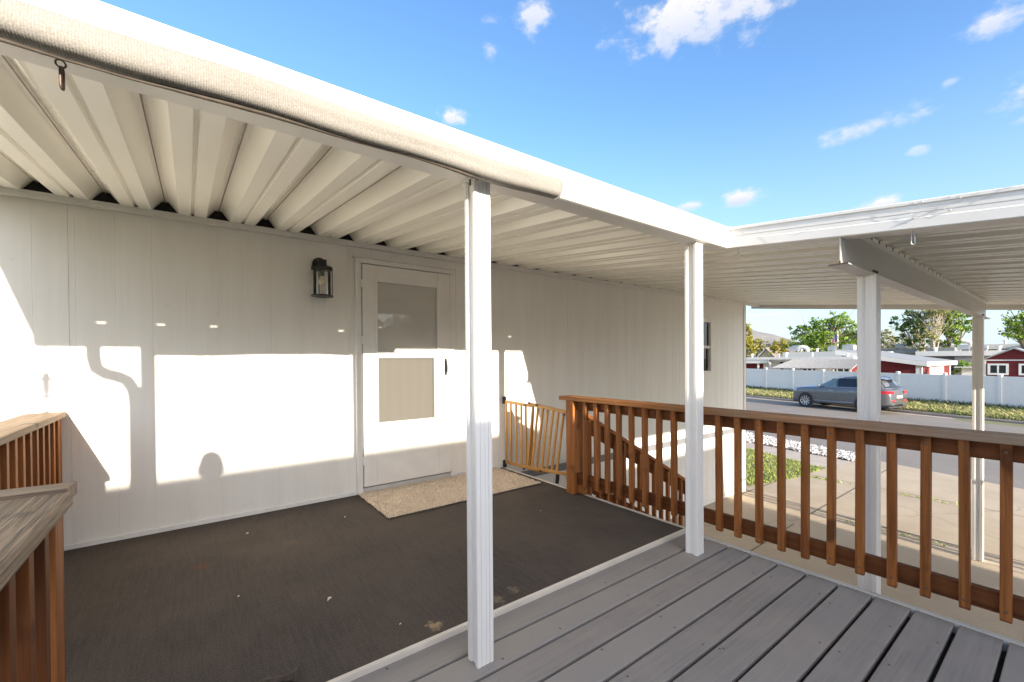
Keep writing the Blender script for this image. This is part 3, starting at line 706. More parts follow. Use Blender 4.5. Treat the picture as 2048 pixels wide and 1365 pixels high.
for nm, cx, cy, z0, z1, h in (('a', -.532, 1.563, -.02, 2.03, .041), ('b', .992, 1.563, -.02, 2.03, .041), ('c', 2.682, 1.563, -.02, 2.03, .042), ('d', 3.545, .85, GZ-.05, roof_z(.85)-.245, .05), ('e', 8.36, .86, GZ-.05, roof_z(.85)-.245, .05), ('f', 3.545, -2.2, GZ-.05, roof_z(YE)-.08, .05), ('g', 8.36, -2.2, GZ-.05, roof_z(YE)-.08, .05)):
    p = post_mb(cx, cy, z0, z1, h).build('post', M['post_metal'], cover); posts[nm] = p
    if nm in 'bc':
        MB().box(cx-.052, cx+.052, cy-.05, cy+.05, 2.0245, 2.0295).build('bracket', M['white_metal'], p)
        for dx in (-.047, .047):
            b = MB(); b.lathe((cx+dx, cy-.02, 2.0), [(0,0),(.004,.001),(.004,.0243)], 8); b.build('screw', M['rusty_steel'], p)
def ibeam():
    y = .85; zt = roof_z(y)-.003; zb = zt-.237; x0, x1 = 2.985+.012, 8.95
    m = MB()
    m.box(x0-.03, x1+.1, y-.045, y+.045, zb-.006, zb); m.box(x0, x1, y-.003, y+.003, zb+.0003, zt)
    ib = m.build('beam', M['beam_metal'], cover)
    a = MB(); a.box(x0, x1, y-.034, y-.0033, zt-.034, zt-.030); a.box(x0, x1, y-.0065, y-.0033, zt-.0297, zt-.002); a.box(x0+.0, x1, y-.037, y-.0343, zt-.034, zt-.012); a.build('angle', M['roof_metal'], ib)
    d = MB(); x = x0+.12
    while x < x1-.05: MB().box(x, x+.013, y-.0392, y-.0373, zt-.033, zt-.013).build('slot', M['dark_void'], ib); x += .163
    s = MB(); s.box(x0-.031, x0-.024, y-.046, y+.046, zb-.007, zb+.002); s.box(x0-.004, x0-.0005, y-.004, y+.004, zb, zb+.02); s.build('rust', M['rusty_steel'], ib)
    for cx in (3.545, 8.36):
        MB().box(cx-.06, cx+.06, y-.055, y+.055, zb-.013, zb-.0065).build('bolt_plate', M['white_metal'], ib)
        for dx in (-.03, .03):
            b = MB(); b.lathe((cx+dx, y-.033, zb+.0), [(0,.026),(.008,.024),(.008,0),(0,0)], 8); b.build('bolt', M['rusty_steel'], ib)
ibeam()
def downspout():
    m = MB(); pts = []
    ctrl = [(-.825, 2.04), (-.825, 1.95), (-.81, 1.87), (-.76, 1.83), (-.70, 1.81), (-.65, 1.78), (-.615, 1.71), (-.605, 1.6), (-.605, .02)]
    for x, z in ctrl: pts.append((x, 1.54, z))
    m.tube(pts, .041, 12); m.build('downspout', M['white_metal'], cover, smooth=True)
downspout()
def scratches():
    # scuffs and drips on the side fascia
    rnd = random.Random(4)
    for y0, z0, y1, z1 in ((1.30,.045,1.16,-.05),(.62,.04,.5,-.03),(.55,.015,.45,.005),(.45,.005,.52,-.04),(.42,.03,.4,-.02),(.30,.05,.62,-.07),(.2,.055,.35,.0),(.36,.055,.365,.01),(.5,.02,.42,.025)):
        pts = []
        for i in range(6):
            u = i/5; pts.append((CX-.0115+rnd.uniform(-.0003,.0003), y0+(y1-y0)*u+rnd.gauss(0,.008), roof_z(y0+(y1-y0)*u)+z0+(z1-z0)*u+rnd.gauss(0,.004)))
        m = MB(); m.tube(pts, .0007, 4); m.build('scuff', M['galv'], cover)
    for y, z in ((.53,.047),(.5,.047),(.40,.052),(.40,-.012),(.535,-.03),(1.0,-.02)): m = MB(); m.lathe((CX-.008, y, roof_z(y)+z), [(0,-.004),(.005,-.002),(.005,.002),(0,.004)], 8); m.build('rivet', M['galv'], cover)
scratches()

# rolled sun shade hung on the front fascia
shade = thing('rolled_sun_shade', (.1, 1.43, 2.04), 'rolled beige woven sun shade hung along the front gutter', 'sun shade')
def shade_roll():
    m = MB(); n = 40; pts = []; rr = []
    rnd = random.Random(9)
    for i in range(n+1):
        x = -.50 + 1.83*i/n; sag = .004*math.sin(x*5.1) + .003*math.sin(x*11)
        pts.append((x, 1.430+.002*math.sin(x*7), 2.037+sag)); rr.append(.0415+.0022*math.sin(x*4.3+1)+rnd.uniform(-.0006,.0006))
    m.tube(pts, rr, 28)
    def drape(p):
        dy, dz = p[1]-1.430, p[2]-2.037; r_ = math.hypot(dy, dz); a = math.atan2(dz, dy); k_ = (abs(math.cos(a))**3.2+abs(math.sin(a))**3.2)**(-1/3.2)
        return (p[0], 1.436+dy*k_*.86+.006*math.sin(p[0]*2.3)*(1 if dz < 0 else 0), 2.037+dz*k_*1.0)
    m.v = [drape(p) for p in m.v]; m.build('fabric_roll', M['shade_fabric'], shade, smooth=True, auto=40)
    h = MB(); 
    pr = [(p[0], p[1]+.012, p[2]-rr[i]-.004+.004*math.sin(p[0]*3)) for i, p in enumerate(pts) if p[0] < .92]
    h.tube(pr, [.0055+.002*math.sin(q[0]*9) for q in pr], 6); h.build('hem', M['fabric_hem'], shade, smooth=True)
    c = MB(); c.lathe((0,0,0), [(0,.0),(.043,.0),(.044,.006),(.040,.008),(.012,.008),(.010,.014),(0,.014)], 24); c.xform(Matrix.Translation((1.3295, 1.430, 2.037)) @ Matrix.Rotation(rad(90), 4, 'Y')); c.build('end_cap', M['white_metal'], shade, auto=30)
    k = MB(); k.box(1.30, 1.36, FY-.022, FY-.012, 2.09, 2.115); k.box(1.345, 1.352, 1.43, FY-.012, 2.03, 2.05); k.build('bracket', M['white_metal'], shade)
shade_roll()
def hook(name, x, y, ztop, mat, label, s=1.0, turn=0.0):
    t = thing(name, (x, y, ztop), label, 'hook', 'hooks under the gutters')
    m = MB(); m.tube([(x, y, ztop+.008), (x, y, ztop-.016*s)], .0022*s, 6)
    ring = [(x+.008*s*math.cos(a)*math.cos(turn), y+.008*s*math.cos(a)*math.sin(turn), ztop-.023*s+.008*s*math.sin(a)) for a in [i*math.pi/6 for i in range(12)]]
    m.tube(ring, .002*s, 6, closed=True); m.build('eye_bolt', mat, t, smooth=True)
    L = MB(); q = []
    for i in range(20):
        a = 2*math.pi*i/20; cx = .0075*s*math.cos(a); cz = .008*s*math.sin(a) + (.015*s if math.sin(a) > 0 else -.015*s)
        b = turn+1.1; q.append((x+cx*math.cos(b)+.002, y+cx*math.sin(b), ztop-.053*s+cz))
    L.tube(q, .0026*s, 6, closed=True); L.build('link', mat, t, smooth=True)
    return t
hook('hanging_hook', -.243, 1.50, 2.026, M['rusty_steel'], 'dark rusty hook and link under the gutter at far left', 1.15, .3)
hook('hanging_hook', CX+.02, 1.425, roof_z(1.425)-.085, M['steel'], 'small bright steel hook beside the fascia corner', 1.0, .4)
hook('hanging_hook', CX+.02, .54, roof_z(.54)-.085, M['steel'], 'bright steel hook under the side fascia above the driveway', 1.0, 1.0)

# ------------------------------------------------------------------ wall lamp
lamp = thing('wall_lamp', (.94, WY, 2.0), 'black wall lantern with clear glass cylinder left of the storm door', 'wall lamp')
def wall_lamp():
    x = .95; cy = WY-.10
    b = MB(); pr = []
    for i in range(13):
        a = math.pi*i/12; pr.append((x+.062*math.cos(a), 2.145+.062*math.sin(a)))
    pr = [(x+.062, 2.10)] + pr + [(x-.062, 2.10)]
    b.prism(pr, lambda a, c, t: (a, t, c), WY-.02, WY-.001); b.build('backplate', M['black_metal'], lamp, bevel=.003)
    a = MB(); a.box(x-.033, x+.033, cy-.03, WY-.0205, 2.112, 2.172); a.build('arm', M['black_metal'], lamp, bevel=.003)
    c = MB(); c.lathe((x, cy, 2.085), [(0,.022),(.086,.022),(.088,.018),(.088,.0),(.082,-.003),(0,-.003)], 32); c.build('top_cap', M['black_metal'], lamp, auto=30)
    c = MB(); c.lathe((x, cy, 1.845), [(0,0),(.090,0),(.092,.003),(.092,.009),(.088,.012),(0,.012)], 32); c.build('bottom_plate', M['black_metal'], lamp, auto=30)
    g = MB(); g.lathe((x, cy, 1.86), [(.072,0),(.072,.222)], 32); g.build('glass_cylinder', M['glass'], lamp, smooth=True)
    for a_ in (rad(205), rad(-20), rad(95)):
        r = MB(); px, py = x+.083*math.cos(a_), cy+.083*math.sin(a_); r.tube([(px, py, 1.855), (px, py, 2.085)], .004, 8); r.build('rod', M['black_metal'], lamp, smooth=True)
    s = MB(); s.lathe((x, cy, 2.03), [(0,.05),(.02,.05),(.02,0),(.016,-.004),(0,-.004)], 16); s.build('socket', M['black_metal'], lamp, auto=30)
    u = MB(); u.lathe((x, cy, 1.945), [(0,-.002),(.014,.001),(.026,.012),(.031,.03),(.029,.046),(.02,.064),(.015,.08)], 20); u.build('bulb', M['bulb'], lamp, smooth=True)
wall_lamp()

# ------------------------------------------------------------------ deck
deck = thing('deck', (1.5, 1.7, GZ), 'raised grey composite deck with a carpeted landing', 'deck')
def build_deck():
    b = MB(); y = 1.778; ch = .006
    while y > -2.0:
        y1 = y; y0 = y-.1400
        pr = [(y0+ch, -.02), (y0+.002, -.0215), (y0, -.026), (y0, -.045), (y1, -.045), (y1, -.026), (y1-.002, -.0215), (y1-ch, -.02)]
        b.prism(pr, lambda a, c, t: (t, a, c), -.3 if y > 0 else -1.4, 2.951); y -= .1572
    b.build('boards', M['deck_board'], deck)
    rnd = random.Random(11)
    for k in range(12):
        yb = 1.778-.1572*k-.07
        for x in (.2,.25,.62,1.02,1.06,1.45,1.86,1.9,2.3,2.72):
            if rnd.random() < .75: s = MB(); s.lathe((x+rnd.uniform(-.05,.05), yb+rnd.choice((-.045,.045))+rnd.uniform(-.01,.01), -.0205), [(0,.0013),(.0055,.001),(.006,0)], 6); s.build('screw', M['rusty_steel'], deck)
    j = MB(); j.box(-1.4, 2.93, -2.0, 1.785, -.20, -.06); j.build('underdeck_shade', M['dark_void'], deck)  # one solid black slab, painting the shade seen through the board gaps
    p = MB(); p.box(-.72, 2.955, 1.80, 4.15, -.06, -.004); p.build('landing', M['dim_carport'], deck)
    e = MB(); e.box(-.36, 2.952, 1.7795, 1.8005, -.045, .004); e.build('edge_strip', M['strip_vinyl'], deck, bevel=.002)
    e = MB(); e.box(2.9525, 2.982, -2.0, 1.81, -.16, -.012); e.build('edge_strip', M['strip_white'], deck, bevel=.003)
    e = MB(); e.box(2.9525, 2.982, 1.8105, 4.12, -.16, .004); e.build('edge_strip', M['strip_vinyl'], deck, bevel=.003)
    f = MB(); f.box(2.955, 2.975, -2.0, 4.1, GZ, -.165); f.box(-1.4, 2.93, 1.70, 1.72, GZ, -.21); f.build('skirt', M['fence_vinyl'], deck)
build_deck()
def carpet_obj():
    m = MB(); nx, ny = 30, 20
    m.box(-.72, 2.951, 1.802, WY-.016, -.0035, .0)
    o = m.build('outdoor_carpet', M['outdoor_carpet']); tag(o, 'worn dark brown outdoor carpet covering the porch landing', 'carpet')
carpet_obj()
def doormat():
    rnd = random.Random(5); x0, x1, y0, y1 = 1.262, 2.872, 3.345, WY-.03
    t = thing('doormat', (2.05, 3.75, .0), 'beige carpet remnant laid as a mat in front of the door', 'doormat')
    m = MB(); n = 60; ed = []
    for i in range(n): ed.append((x0+(x1-x0)*i/n, y0+rnd.gauss(0,.004)+.012*math.sin(i*.3)))
    for i in range(26): ed.append((x1+rnd.gauss(0,.004), y0+(y1-y0)*i/26))
    for i in range(n): ed.append((x1-(x1-x0)*i/n, y1))
    for i in range(26): ed.append((x0+rnd.gauss(0,.003), y1-(y1-y0)*i/26))
    m.prism(ed, lambda a, b, z: (a, b, z), .001, .010); m.build('backing', M['fabric_hem'], t)
    p = MB()
    for _ in range(15000):
        x = rnd.uniform(x0, x1); y = rnd.uniform(y0+.004, y1); a = rnd.uniform(0, 6.28); w = .006; h = rnd.uniform(.006, .013)
        dx, dy = math.cos(a)*w, math.sin(a)*w; lx, ly = rnd.gauss(0,.006), rnd.gauss(0,.006)
        p.add([(x-dx, y-dy, .008), (x+dx, y+dy, .008), (x+lx+dx*.7, y+ly+dy*.7, .010+h), (x+lx-dx*.7, y+ly-dy*.7, .010+h)], [(0,1,2,3)])
    m2 = p; m2.prism([(x0+.004, y0+.008), (x1-.004, y0+.008), (x1-.004, y1-.004), (x0+.004, y1-.004)], lambda a, b, z: (a, b, z), .0102, .013)
    m2.build('pile', M['rug'], t)
doormat()
def petals():
    rnd = random.Random(2)
    plain('petal', (.62,.56,.44), .8); m0 = None
    spots = [(.61,2.32,.4,.035,'pale curled leaf lying on the carpet nearest the deck edge'),(1.0,3.62,1.2,.02,'small pale leaf scrap lying left of the mat'),(.33,3.72,.4,.018,'pale leaf scrap on the carpet near the wall'),(.8,1.98,.2,.012,'tiny white leaf crumb beside the worn carpet patch'),(2.35,2.75,.9,.012,'tiny pale crumb lying right of the front post'),(.2,2.75,.5,.012,'tiny pale crumb in the middle of the carpet')]
    spots[0] = (.585,2.42,.7,.034,spots[0][4])
    for x, y, a, L, lab in spots:
        m = MB(); n = 6; vs_ = []
        for i in range(n+1):
            u = i/n; w = L*.22*math.sin(math.pi*min(.98,max(.03,u))); z = .0025+.006*math.sin(u*3.0)*L/.03
            for sgn in (-1, 1): vs_.append((x+math.cos(a)*(u-.5)*L-math.sin(a)*w*sgn, y+math.sin(a)*(u-.5)*L+math.cos(a)*w*sgn, z+.0015*sgn))
        m.add(vs_, [(2*i, 2*i+1, 2*i+3, 2*i+2) for i in range(n)]); m.add([(q[0], q[1], q[2]-.0008) for q in vs_], [(2*i, 2*i+1, 2*i+3, 2*i+2) for i in range(n)])
        tag(m.build('fallen_leaf', M['petal']), lab, 'leaf', 'leaf scraps on the carpet')
petals()
def cloth_scrap():
    # edge of a ribbed mat peeking in at the bottom of the picture
    m = MB(); rnd = random.Random(8)
    for i in range(26):
        x = .17 + i*.0065; m.tube([(x, 1.79-.004*rnd.random()+.22-.15+.05*math.sin(i*.12), .006), (x+.004, 1.93+.012*math.sin(i*.25), .012), (x+.008, 1.955+.012*math.sin(i*.25), .004)], .0034, 5)
    tag(m.build('mesh_scrap', M['fabric_hem']), 'small brown ribbed mesh scrap on the carpet at the bottom edge', 'scrap')
cloth_scrap()

# ------------------------------------------------------------------ right-hand railing
def screwhead(m, x, y, z, ax):
    pr = [(0,.002),(.006,.0016),(.0065,0)]
    t = MB(); t.lathe((0,0,0), pr, 8)
    M_ = Matrix.Translation((x, y, z)) @ (Matrix.Rotation(rad(-90), 4, 'Y') if ax == 'x' else Matrix.Rotation(rad(90), 4, 'X')); t.xform(M_)
    m.add(t.v, t.f, 1)
rail = thing('deck_railing', (2.93, 1.5, 0), 'long stained cedar railing with square balusters along the deck edge', 'railing')
def right_rail():
    rnd = random.Random(21)
    cap = MB(); cap.box(2.868, 3.012, -1.6, 3.075, .882, .921); cap.build('top_rail', M['cedar_cap_y'], rail, bevel=.006, seg=3)
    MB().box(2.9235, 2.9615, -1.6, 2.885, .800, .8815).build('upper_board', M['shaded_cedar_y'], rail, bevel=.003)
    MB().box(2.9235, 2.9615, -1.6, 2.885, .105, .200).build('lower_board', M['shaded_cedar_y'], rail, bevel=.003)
    MB().box(2.874, 2.966, 2.888, 2.982, .002, .8815).build('post', M['cedar_z'], rail, bevel=.004)
    MB().box(2.975, 3.06, 2.90, 2.99, -.4, .86).build('post', M['cedar_z'], rail, bevel=.004)
    MB().box(2.9235, 2.965, 2.80, 2.885, .01, .1).build('block', M['cedar_y'], rail, bevel=.004)
    ys = [2.755, 2.627, 2.498, 2.372, 2.243, 2.113, 1.98, 1.855, 1.70] + [1.514-.1302*k for k in range(22)]
    for y in ys:
        if y < -1.5: break
        m = MB(); h = .0185; z0 = .088+rnd.uniform(-.008,.008); xo = 2.9232
        m.prism([(xo-2*h, z0+.012), (xo-2*h+.012, z0), (xo, z0), (xo, .8812), (xo-2*h, .8812)], lambda a, b, t: (a, t, b), y-h, y+h)
        for z in (.845, .135): screwhead(m, xo-2*h-.0005, y, z, 'x')
        sx, sy = rnd.gauss(0,.003), rnd.gauss(0,.004); m.v = [(a, b+sy*(c_-.88), c_) for a, b, c_ in m.v]
        o = m.build('baluster', [M['cedar_z'], M['rusty_steel']], rail, bevel=.002)
right_rail()
# stair flight and its handrail
stair = thing('stair_flight', (4.0, 3.6, GZ), 'wooden stair going down beside the house wall, treads under black mats', 'stairs')
def stairs():
    for k in range(7):
        z = -.185*(k+1); x = 2.985+.27*k
        if z < GZ: break
        m = MB(); m.box(x, x+.29, 3.06, 4.02, z-.04, z); m.build('tread', M['cedar_y'], stair, bevel=.004)
        q = MB(); q.box(x+.02, x+.28, 3.12, 3.92, z+.001, z+.010); q.build('tread_mat', M['rubber_mat'], stair, bevel=.003)
    for y in (3.03, 4.03):
        s = MB(); s.beam((2.99, y+.012, -.20), (4.75, y+.012, -1.40), .035, .24); s.build('stringer', M['cedar_x'], stair)
stairs()
hr = thing('stair_handrail', (4.0, 3.03, 0), 'sloping cedar stair handrail with balusters seen behind the deck railing', 'railing')
def handrail():
    p, q = (3.02, 3.03, .80), (5.15, 3.03, -.36); sl_ = (q[2]-p[2])/(q[0]-p[0])
    m = MB(); m.beam(p, q, .09, .038); m.build('top_rail', M['cedar_x'], hr, bevel=.004)
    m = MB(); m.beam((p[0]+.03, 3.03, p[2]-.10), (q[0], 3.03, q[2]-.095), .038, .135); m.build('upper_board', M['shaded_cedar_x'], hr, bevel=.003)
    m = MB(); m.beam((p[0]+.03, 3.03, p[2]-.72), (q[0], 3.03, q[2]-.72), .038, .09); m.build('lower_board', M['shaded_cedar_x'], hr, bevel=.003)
    x = 3.20
    while x < 5.05:
        z = p[2]+(x-p[0])*sl_; m = MB(); m.box(x-.0185, x+.0185, 2.972, 3.0105, z-.80, z-.035); m.build('baluster', M['cedar_z'], hr, bevel=.002); x += .135
    MB().box(5.05, 5.14, 2.985, 3.075, GZ-.05, -.30).build('post', M['cedar_z'], hr, bevel=.004)
    m = MB(); m.beam((2.985, 2.995, .70), (3.10, 3.0, .86), .04, .05); m.build('bracket', M['cedar_x'], hr)
handrail()

# ------------------------------------------------------------------ baby gate at the top of the stair
gate = thing('safety_gate', (2.97, 3.6, 0), 'sagging honey-coloured wooden slat gate across the top of the stair', 'gate')
def baby_gate():
    X = 2.985
    def bar(p, q, w=.02, h=.034): return MB().beam(p, q, w, h, 0, (0,0,1) if abs(p[2]-q[2]) < .3 else (0,1,0))
    a0, a1 = 4.115, 3.60
    m = bar((X, a0, .782), (X, a1, .768)); m.build('top_bar', M['gate_wood_y'], gate, bevel=.004)
    m = bar((X, a0, .066), (X, 3.46, .085)); m.build('bottom_bar', M['gate_wood_y'], gate, bevel=.004)
    for i, y in enumerate((4.105, 4.012, 3.912, 3.815, 3.735)):
        m = bar((X, y, .07), (X, y+.0, .772), .017, .026); m.build('slat', M['gate_wood'], gate, bevel=.003)
    X2 = 2.958
    m = bar((X2, 3.66, .795), (X2, 3.06, .755)); m.build('top_bar', M['gate_wood_y'], gate, bevel=.004)
    m = bar((X2, 3.75, .085), (X2, 3.03, .150)); m.build('bottom_bar', M['gate_wood_y'], gate, bevel=.004)
    for i, (yb, yt) in enumerate(((3.675,3.575),(3.60,3.49),(3.52,3.41),(3.44,3.335),(3.36,3.255),(3.28,3.175),(3.205,3.10))):
        m = bar((X2, yb, .09+.09*(3.75-yb)), (X2, yt, .785-.06*(3.66-yt)), .017, .026); m.build('slat', M['gate_wood'], gate, bevel=.003)
    m = bar((X, 3.655, .1), (X, 3.60, .775), .017, .026); m.build('slat', M['gate_wood'], gate, bevel=.003)
    for y, z in ((3.70,.775),(3.625,.805),(3.5,.79),(3.72,.07),(3.44,.10),(3.08,.73)):
        m = MB(); m.box(X2-.02, X2-.0105, y-.016, y+.016, z-.011, z+.011); m.build('clip', M['black_metal'], gate, bevel=.003)
    for z in (.80, .045):
        m = MB(); m.box(X-.02, X+.02, 4.125, 4.152, z-.045, z+.04); m.tube([(X, 4.13, z-.02), (X, 4.10, z-.02)], .006, 8); m.build('wall_bracket', M['black_metal'], gate, bevel=.003)
    m = MB(); m.prism([(3.19,.125),(3.15,.125),(3.155,.07),(3.165,.03),(3.20,.03),(3.195,.07)], lambda a, b, t: (t, a, b), X2-.03, X2-.012); m.build('latch', M['black_metal'], gate, bevel=.003)
baby_gate()

# ------------------------------------------------------------------ left-hand railings
def left_rails():
    t = thing('porch_railing', (-.75, 3.0, 0), 'cedar railing with a pale weathered cap meeting the white wall at left', 'railing')
    MB().box(-.865, -.672, 2.20, 4.155, .905, .943).build('top_rail', M['left_cap_y'], t, bevel=.006, seg=3)
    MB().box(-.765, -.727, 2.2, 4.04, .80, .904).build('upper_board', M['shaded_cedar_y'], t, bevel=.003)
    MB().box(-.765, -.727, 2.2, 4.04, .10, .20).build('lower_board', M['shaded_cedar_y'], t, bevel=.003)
    MB().box(-.83, -.80, 2.2, 4.05, .1, .90).build('gap_shade_board', M['shaded_post_z'], t)  # dark panel added so the gaps between balusters look shaded
    MB().box(-.79, -.695, 4.055, 4.15, .0, .904).build('post', M['cedar_z'], t, bevel=.004)
    y = 3.93
    while y > 2.25:
        m = MB(); m.box(-.7265, -.690, y-.0185, y+.0185, .09, .9035); m.build('baluster', M['cedar_z'], t, bevel=.002); y -= .125
    t = thing('corner_railing', (-.4, 1.2, 0), 'near railing with deeply weathered grey cap in the left foreground', 'railing')
    cap = MB(); cap.prism([(-.95, 1.722), (-.275, 1.690), (-.268, 1.79), (-.95, 1.832)], lambda a, b, z: (a, b, z), .884, .922); cap.build('cross_rail', M['grey_cap_x'], t, bevel=.005)
    cap = MB(); cap.box(-.405, -.262, .02, 1.686, .878, .916); cap.build('top_rail', M['grey_cap_y'], t, bevel=.005)
    MB().box(-.352, -.314, .05, 1.68, .76, .877).build('upper_board', M['shaded_post_z'], t, bevel=.003)
    MB().box(-.352, -.314, .05, 1.68, .10, .20).build('lower_board', M['shaded_post_z'], t, bevel=.003)
    MB().box(-.372, -.282, 1.60, 1.686, -.02, .877).build('post', M['cedar_z'], t, bevel=.004)
    MB().box(-.372, -.30, 1.72, 1.80, -.02, .883).build('post', M['shaded_post_z'], t, bevel=.004)
    y = 1.49
    while y > .1:
        m = MB(); m.box(-.3135, -.277, y-.0185, y+.0185, -.01, .8765); m.build('baluster', M['shaded_cedar_z'], t, bevel=.002); y -= .125
left_rails()

# ------------------------------------------------------------------ parked estate car across the street
def car_paint():
    t = NT('car_paint'); f = t.noise(t.pos((8,8,8)), 1, 4)
    t.set(t.mix(t.ramp(f, [(.3, 0), (.7, 1)]), (.115,.117,.123), (.135,.137,.143)), .28, .35, Coat_Weight=.8, Coat_Roughness=.06); M['car_paint'] = t.mat
car_paint()
plain('tyre', (.014,.014,.015), .8, sc_=20); plain('alloy', (.55,.55,.56), .3, .8); plain('car_plastic', (.03,.03,.032), .5); plain('tail_red', (.45,.02,.03), .18)
plain('chrome', (.75,.76,.78), .12, 1.0); plain('plate', (.72,.55,.50), .4); plain('lamp_clear', (.5,.55,.6), .1); plain('tint_glass', (.018,.022,.026), .06); plain('glass_teal', (.13,.20,.22), .08)
def parked_car():
    c = Vector((27.98, 7.80)); s = (c.x-SO.x)*SU.x+(c.y-SO.y)*SU.y
    z0 = road_z(s)+.035; th = rad(90-12.5)
    root = thing('parked_car', (c.x, c.y, z0), 'silver-grey estate car parked by the kerb before the white fence', 'car')
    T = Matrix.Translation((c.x, c.y, z0)) @ Matrix.Rotation(th, 4, 'Z') @ Matrix.Diagonal((.928, .935, .985, 1))
    def put(m, name, mat, parent=root, **k): m.xform(T); return m.build(name, mat, parent, **k)
    # lower body: rings along the length
    st_ = [ # x, half width, bottom, belt, top-centre
        (2.43,.60,.42,.84,.90),(2.40,.74,.34,.94,.99),(2.30,.86,.30,1.01,1.07),(2.10,.93,.28,1.06,1.13),(1.75,.96,.27,1.10,1.18),(1.40,.975,.27,1.12,1.21),(1.02,.98,.27,1.14,1.23),(.5,.985,.27,1.14,1.16),(-.3,.985,.27,1.15,1.16),(-1.1,.985,.27,1.17,1.18),(-1.7,.975,.28,1.19,1.20),(-2.15,.945,.30,1.21,1.22),(-2.42,.89,.34,1.19,1.21),(-2.56,.82,.40,1.10,1.12),(-2.62,.74,.46,.88,.90)]
    m = MB(); ring = None; vs_ = []
    for x, w, b, be, tc in st_:
        half = [(0,b),(.80*w,b),(.965*w,b+.05),(.995*w,b+.16),(.985*w,b+(be-b)*.45),(1.0*w,b+(be-b)*.68),(.985*w,b+(be-b)*.86),(.945*w,be-.015),(.90*w,be+.002),(.5*w,tc-.012),(0,tc)]
        r_ = [(y, z) for y, z in half] + [(-y, z) for y, z in half[-2:0:-1]]
        vs_ += [(x, y, z) for y, z in r_]; n = len(r_)
    fs = []
    for i in range(len(st_)-1):
        for j in range(n): fs.append((i*n+j, i*n+(j+1) % n, (i+1)*n+(j+1) % n, (i+1)*n+j))
    fs += [tuple(range(n)), tuple(range((len(st_)-1)*n, len(st_)*n))]
    m.add(vs_, fs); body = put(m, 'body', M['car_paint'], auto=35)
    # cabin: stacked outlines
    lev = [(1.10,1.16,-2.47,.935),(1.18,1.00,-2.45,.92),(1.36,.70,-2.35,.855),(1.53,.36,-2.22,.79),(1.64,.08,-2.11,.735),(1.715,-.25,-1.97,.675),(1.75,-.62,-1.72,.55)]
    def outline(z, xf, xr, w):
        return [(xf, w*.55, z), (xf-.10, w*.84, z), (xf-.30, w*.97, z), (xf-.75, w, z), ((xf+xr)/2-.2, w, z), (xr+.55, w*.98, z), (xr+.18, w*.92, z), (xr+.04, w*.80, z), (xr, w*.5, z)]
    m = MB(); vs_ = []
    for l in lev:
        o = outline(*l); vs_ += o + [(x, -y, z) for x, y, z in o[::-1]]
    n = 18; fs = [tuple(range((len(lev)-1)*n, len(lev)*n))]
    for i in range(len(lev)-1):
        for j in range(n): fs.append((i*n+j, i*n+(j+1) % n, (i+1)*n+(j+1) % n, (i+1)*n+j))
    m.add(vs_, fs); put(m, 'cabin', M['car_paint'], auto=50)
    # side glass: interpolate on the cabin side
    def side(x, z):
        for (za, fa, ra, wa), (zb, fb, rb, wb) in zip(lev, lev[1:]):
            if za <= z <= zb:
                u = (z-za)/(zb-za); oa = outline(z, fa+(fb-fa)*u, ra+(rb-ra)*u, wa+(wb-wa)*u)
                for p, q in zip(oa, oa[1:]):
                    if q[0] <= x <= p[0]: return p[1]+(q[1]-p[1])*(p[0]-x)/max(1e-6, p[0]-q[0])
                return wa
        return .7
    def pane(poly, sgn, mat, name, off=.012):
        k = 6; m = MB()
        (a, b, c_, d) = poly; vs_ = []
        for i in range(k+1):
            for j in range(k+1):
                u, v = i/k, j/k
                x = (a[0]*(1-u)+b[0]*u)*(1-v)+(d[0]*(1-u)+c_[0]*u)*v; z = (a[1]*(1-u)+b[1]*u)*(1-v)+(d[1]*(1-u)+c_[1]*u)*v
                vs_.append((x, sgn*(side(x, z)+off), z))
        m.add(vs_, [(i*(k+1)+j, (i+1)*(k+1)+j, (i+1)*(k+1)+j+1, i*(k+1)+j+1) for i in range(k) for j in range(k)]); return put(m, name, mat)
    for sg in (1, -1):
        pane([(.80,1.205),(-.12,1.21),(-.08,1.625),(.16,1.615)], sg, M['glass_teal'], 'window')  # teal stands in for bright sky seen through the front glass
        pane([(-.20,1.21),(-1.24,1.22),(-1.20,1.64),(-.16,1.635)], sg, M['tint_glass'], 'window')
        pane([(-1.31,1.22),(-2.02,1.28),(-1.78,1.59),(-1.27,1.64)], sg, M['tint_glass'], 'window')
        m = MB(); m.tube([(.90, sg*(side(.86,1.18)+.014), 1.18), (.3, sg*(side(.3,1.187)+.016), 1.187), (-1.0, sg*(side(-1.0,1.20)+.016), 1.20), (-2.0, sg*(side(-2.0,1.25)+.014), 1.25)], .011, 6); put(m, 'window_trim', M['chrome'])
        m = MB(); m.tube([(-.16, sg*(side(-.16,1.20)+.016), 1.20), (-.12, sg*(side(-.12,1.625)+.014), 1.625)], .014, 6); put(m, 'pillar_trim', M['chrome'])
        m = MB(); m.tube([(1.05, sg*.985, .42), (-.3, sg*.99, .41), (-1.0, sg*.99, .43)], .014, 6); put(m, 'sill_trim', M['chrome'])
        m = MB(); m.tube([(-.12, sg*.68, 1.71), (-.35, sg*.67, 1.76), (-1.75, sg*.65, 1.75), (-1.95, sg*.65, 1.71)], .014, 6); put(m, 'roof_rail', M['chrome'])
        for x in (.12, -.92):
            m = MB(); m.box(x-.11, x+.11, min(sg*.955, sg*1.0), max(sg*.955, sg*1.0), .985, 1.015); put(m, 'door_handle', M['chrome'], bevel=.008)
        for x in (.92, -.16, -1.27):
            m = MB(); m.add([(x, sg*.992, .38), (x+.008, sg*.992, .38), (x+.008, sg*.978, 1.10), (x, sg*.978, 1.10)], [(0,1,2,3)]); put(m, 'door_gap', M['car_plastic'])
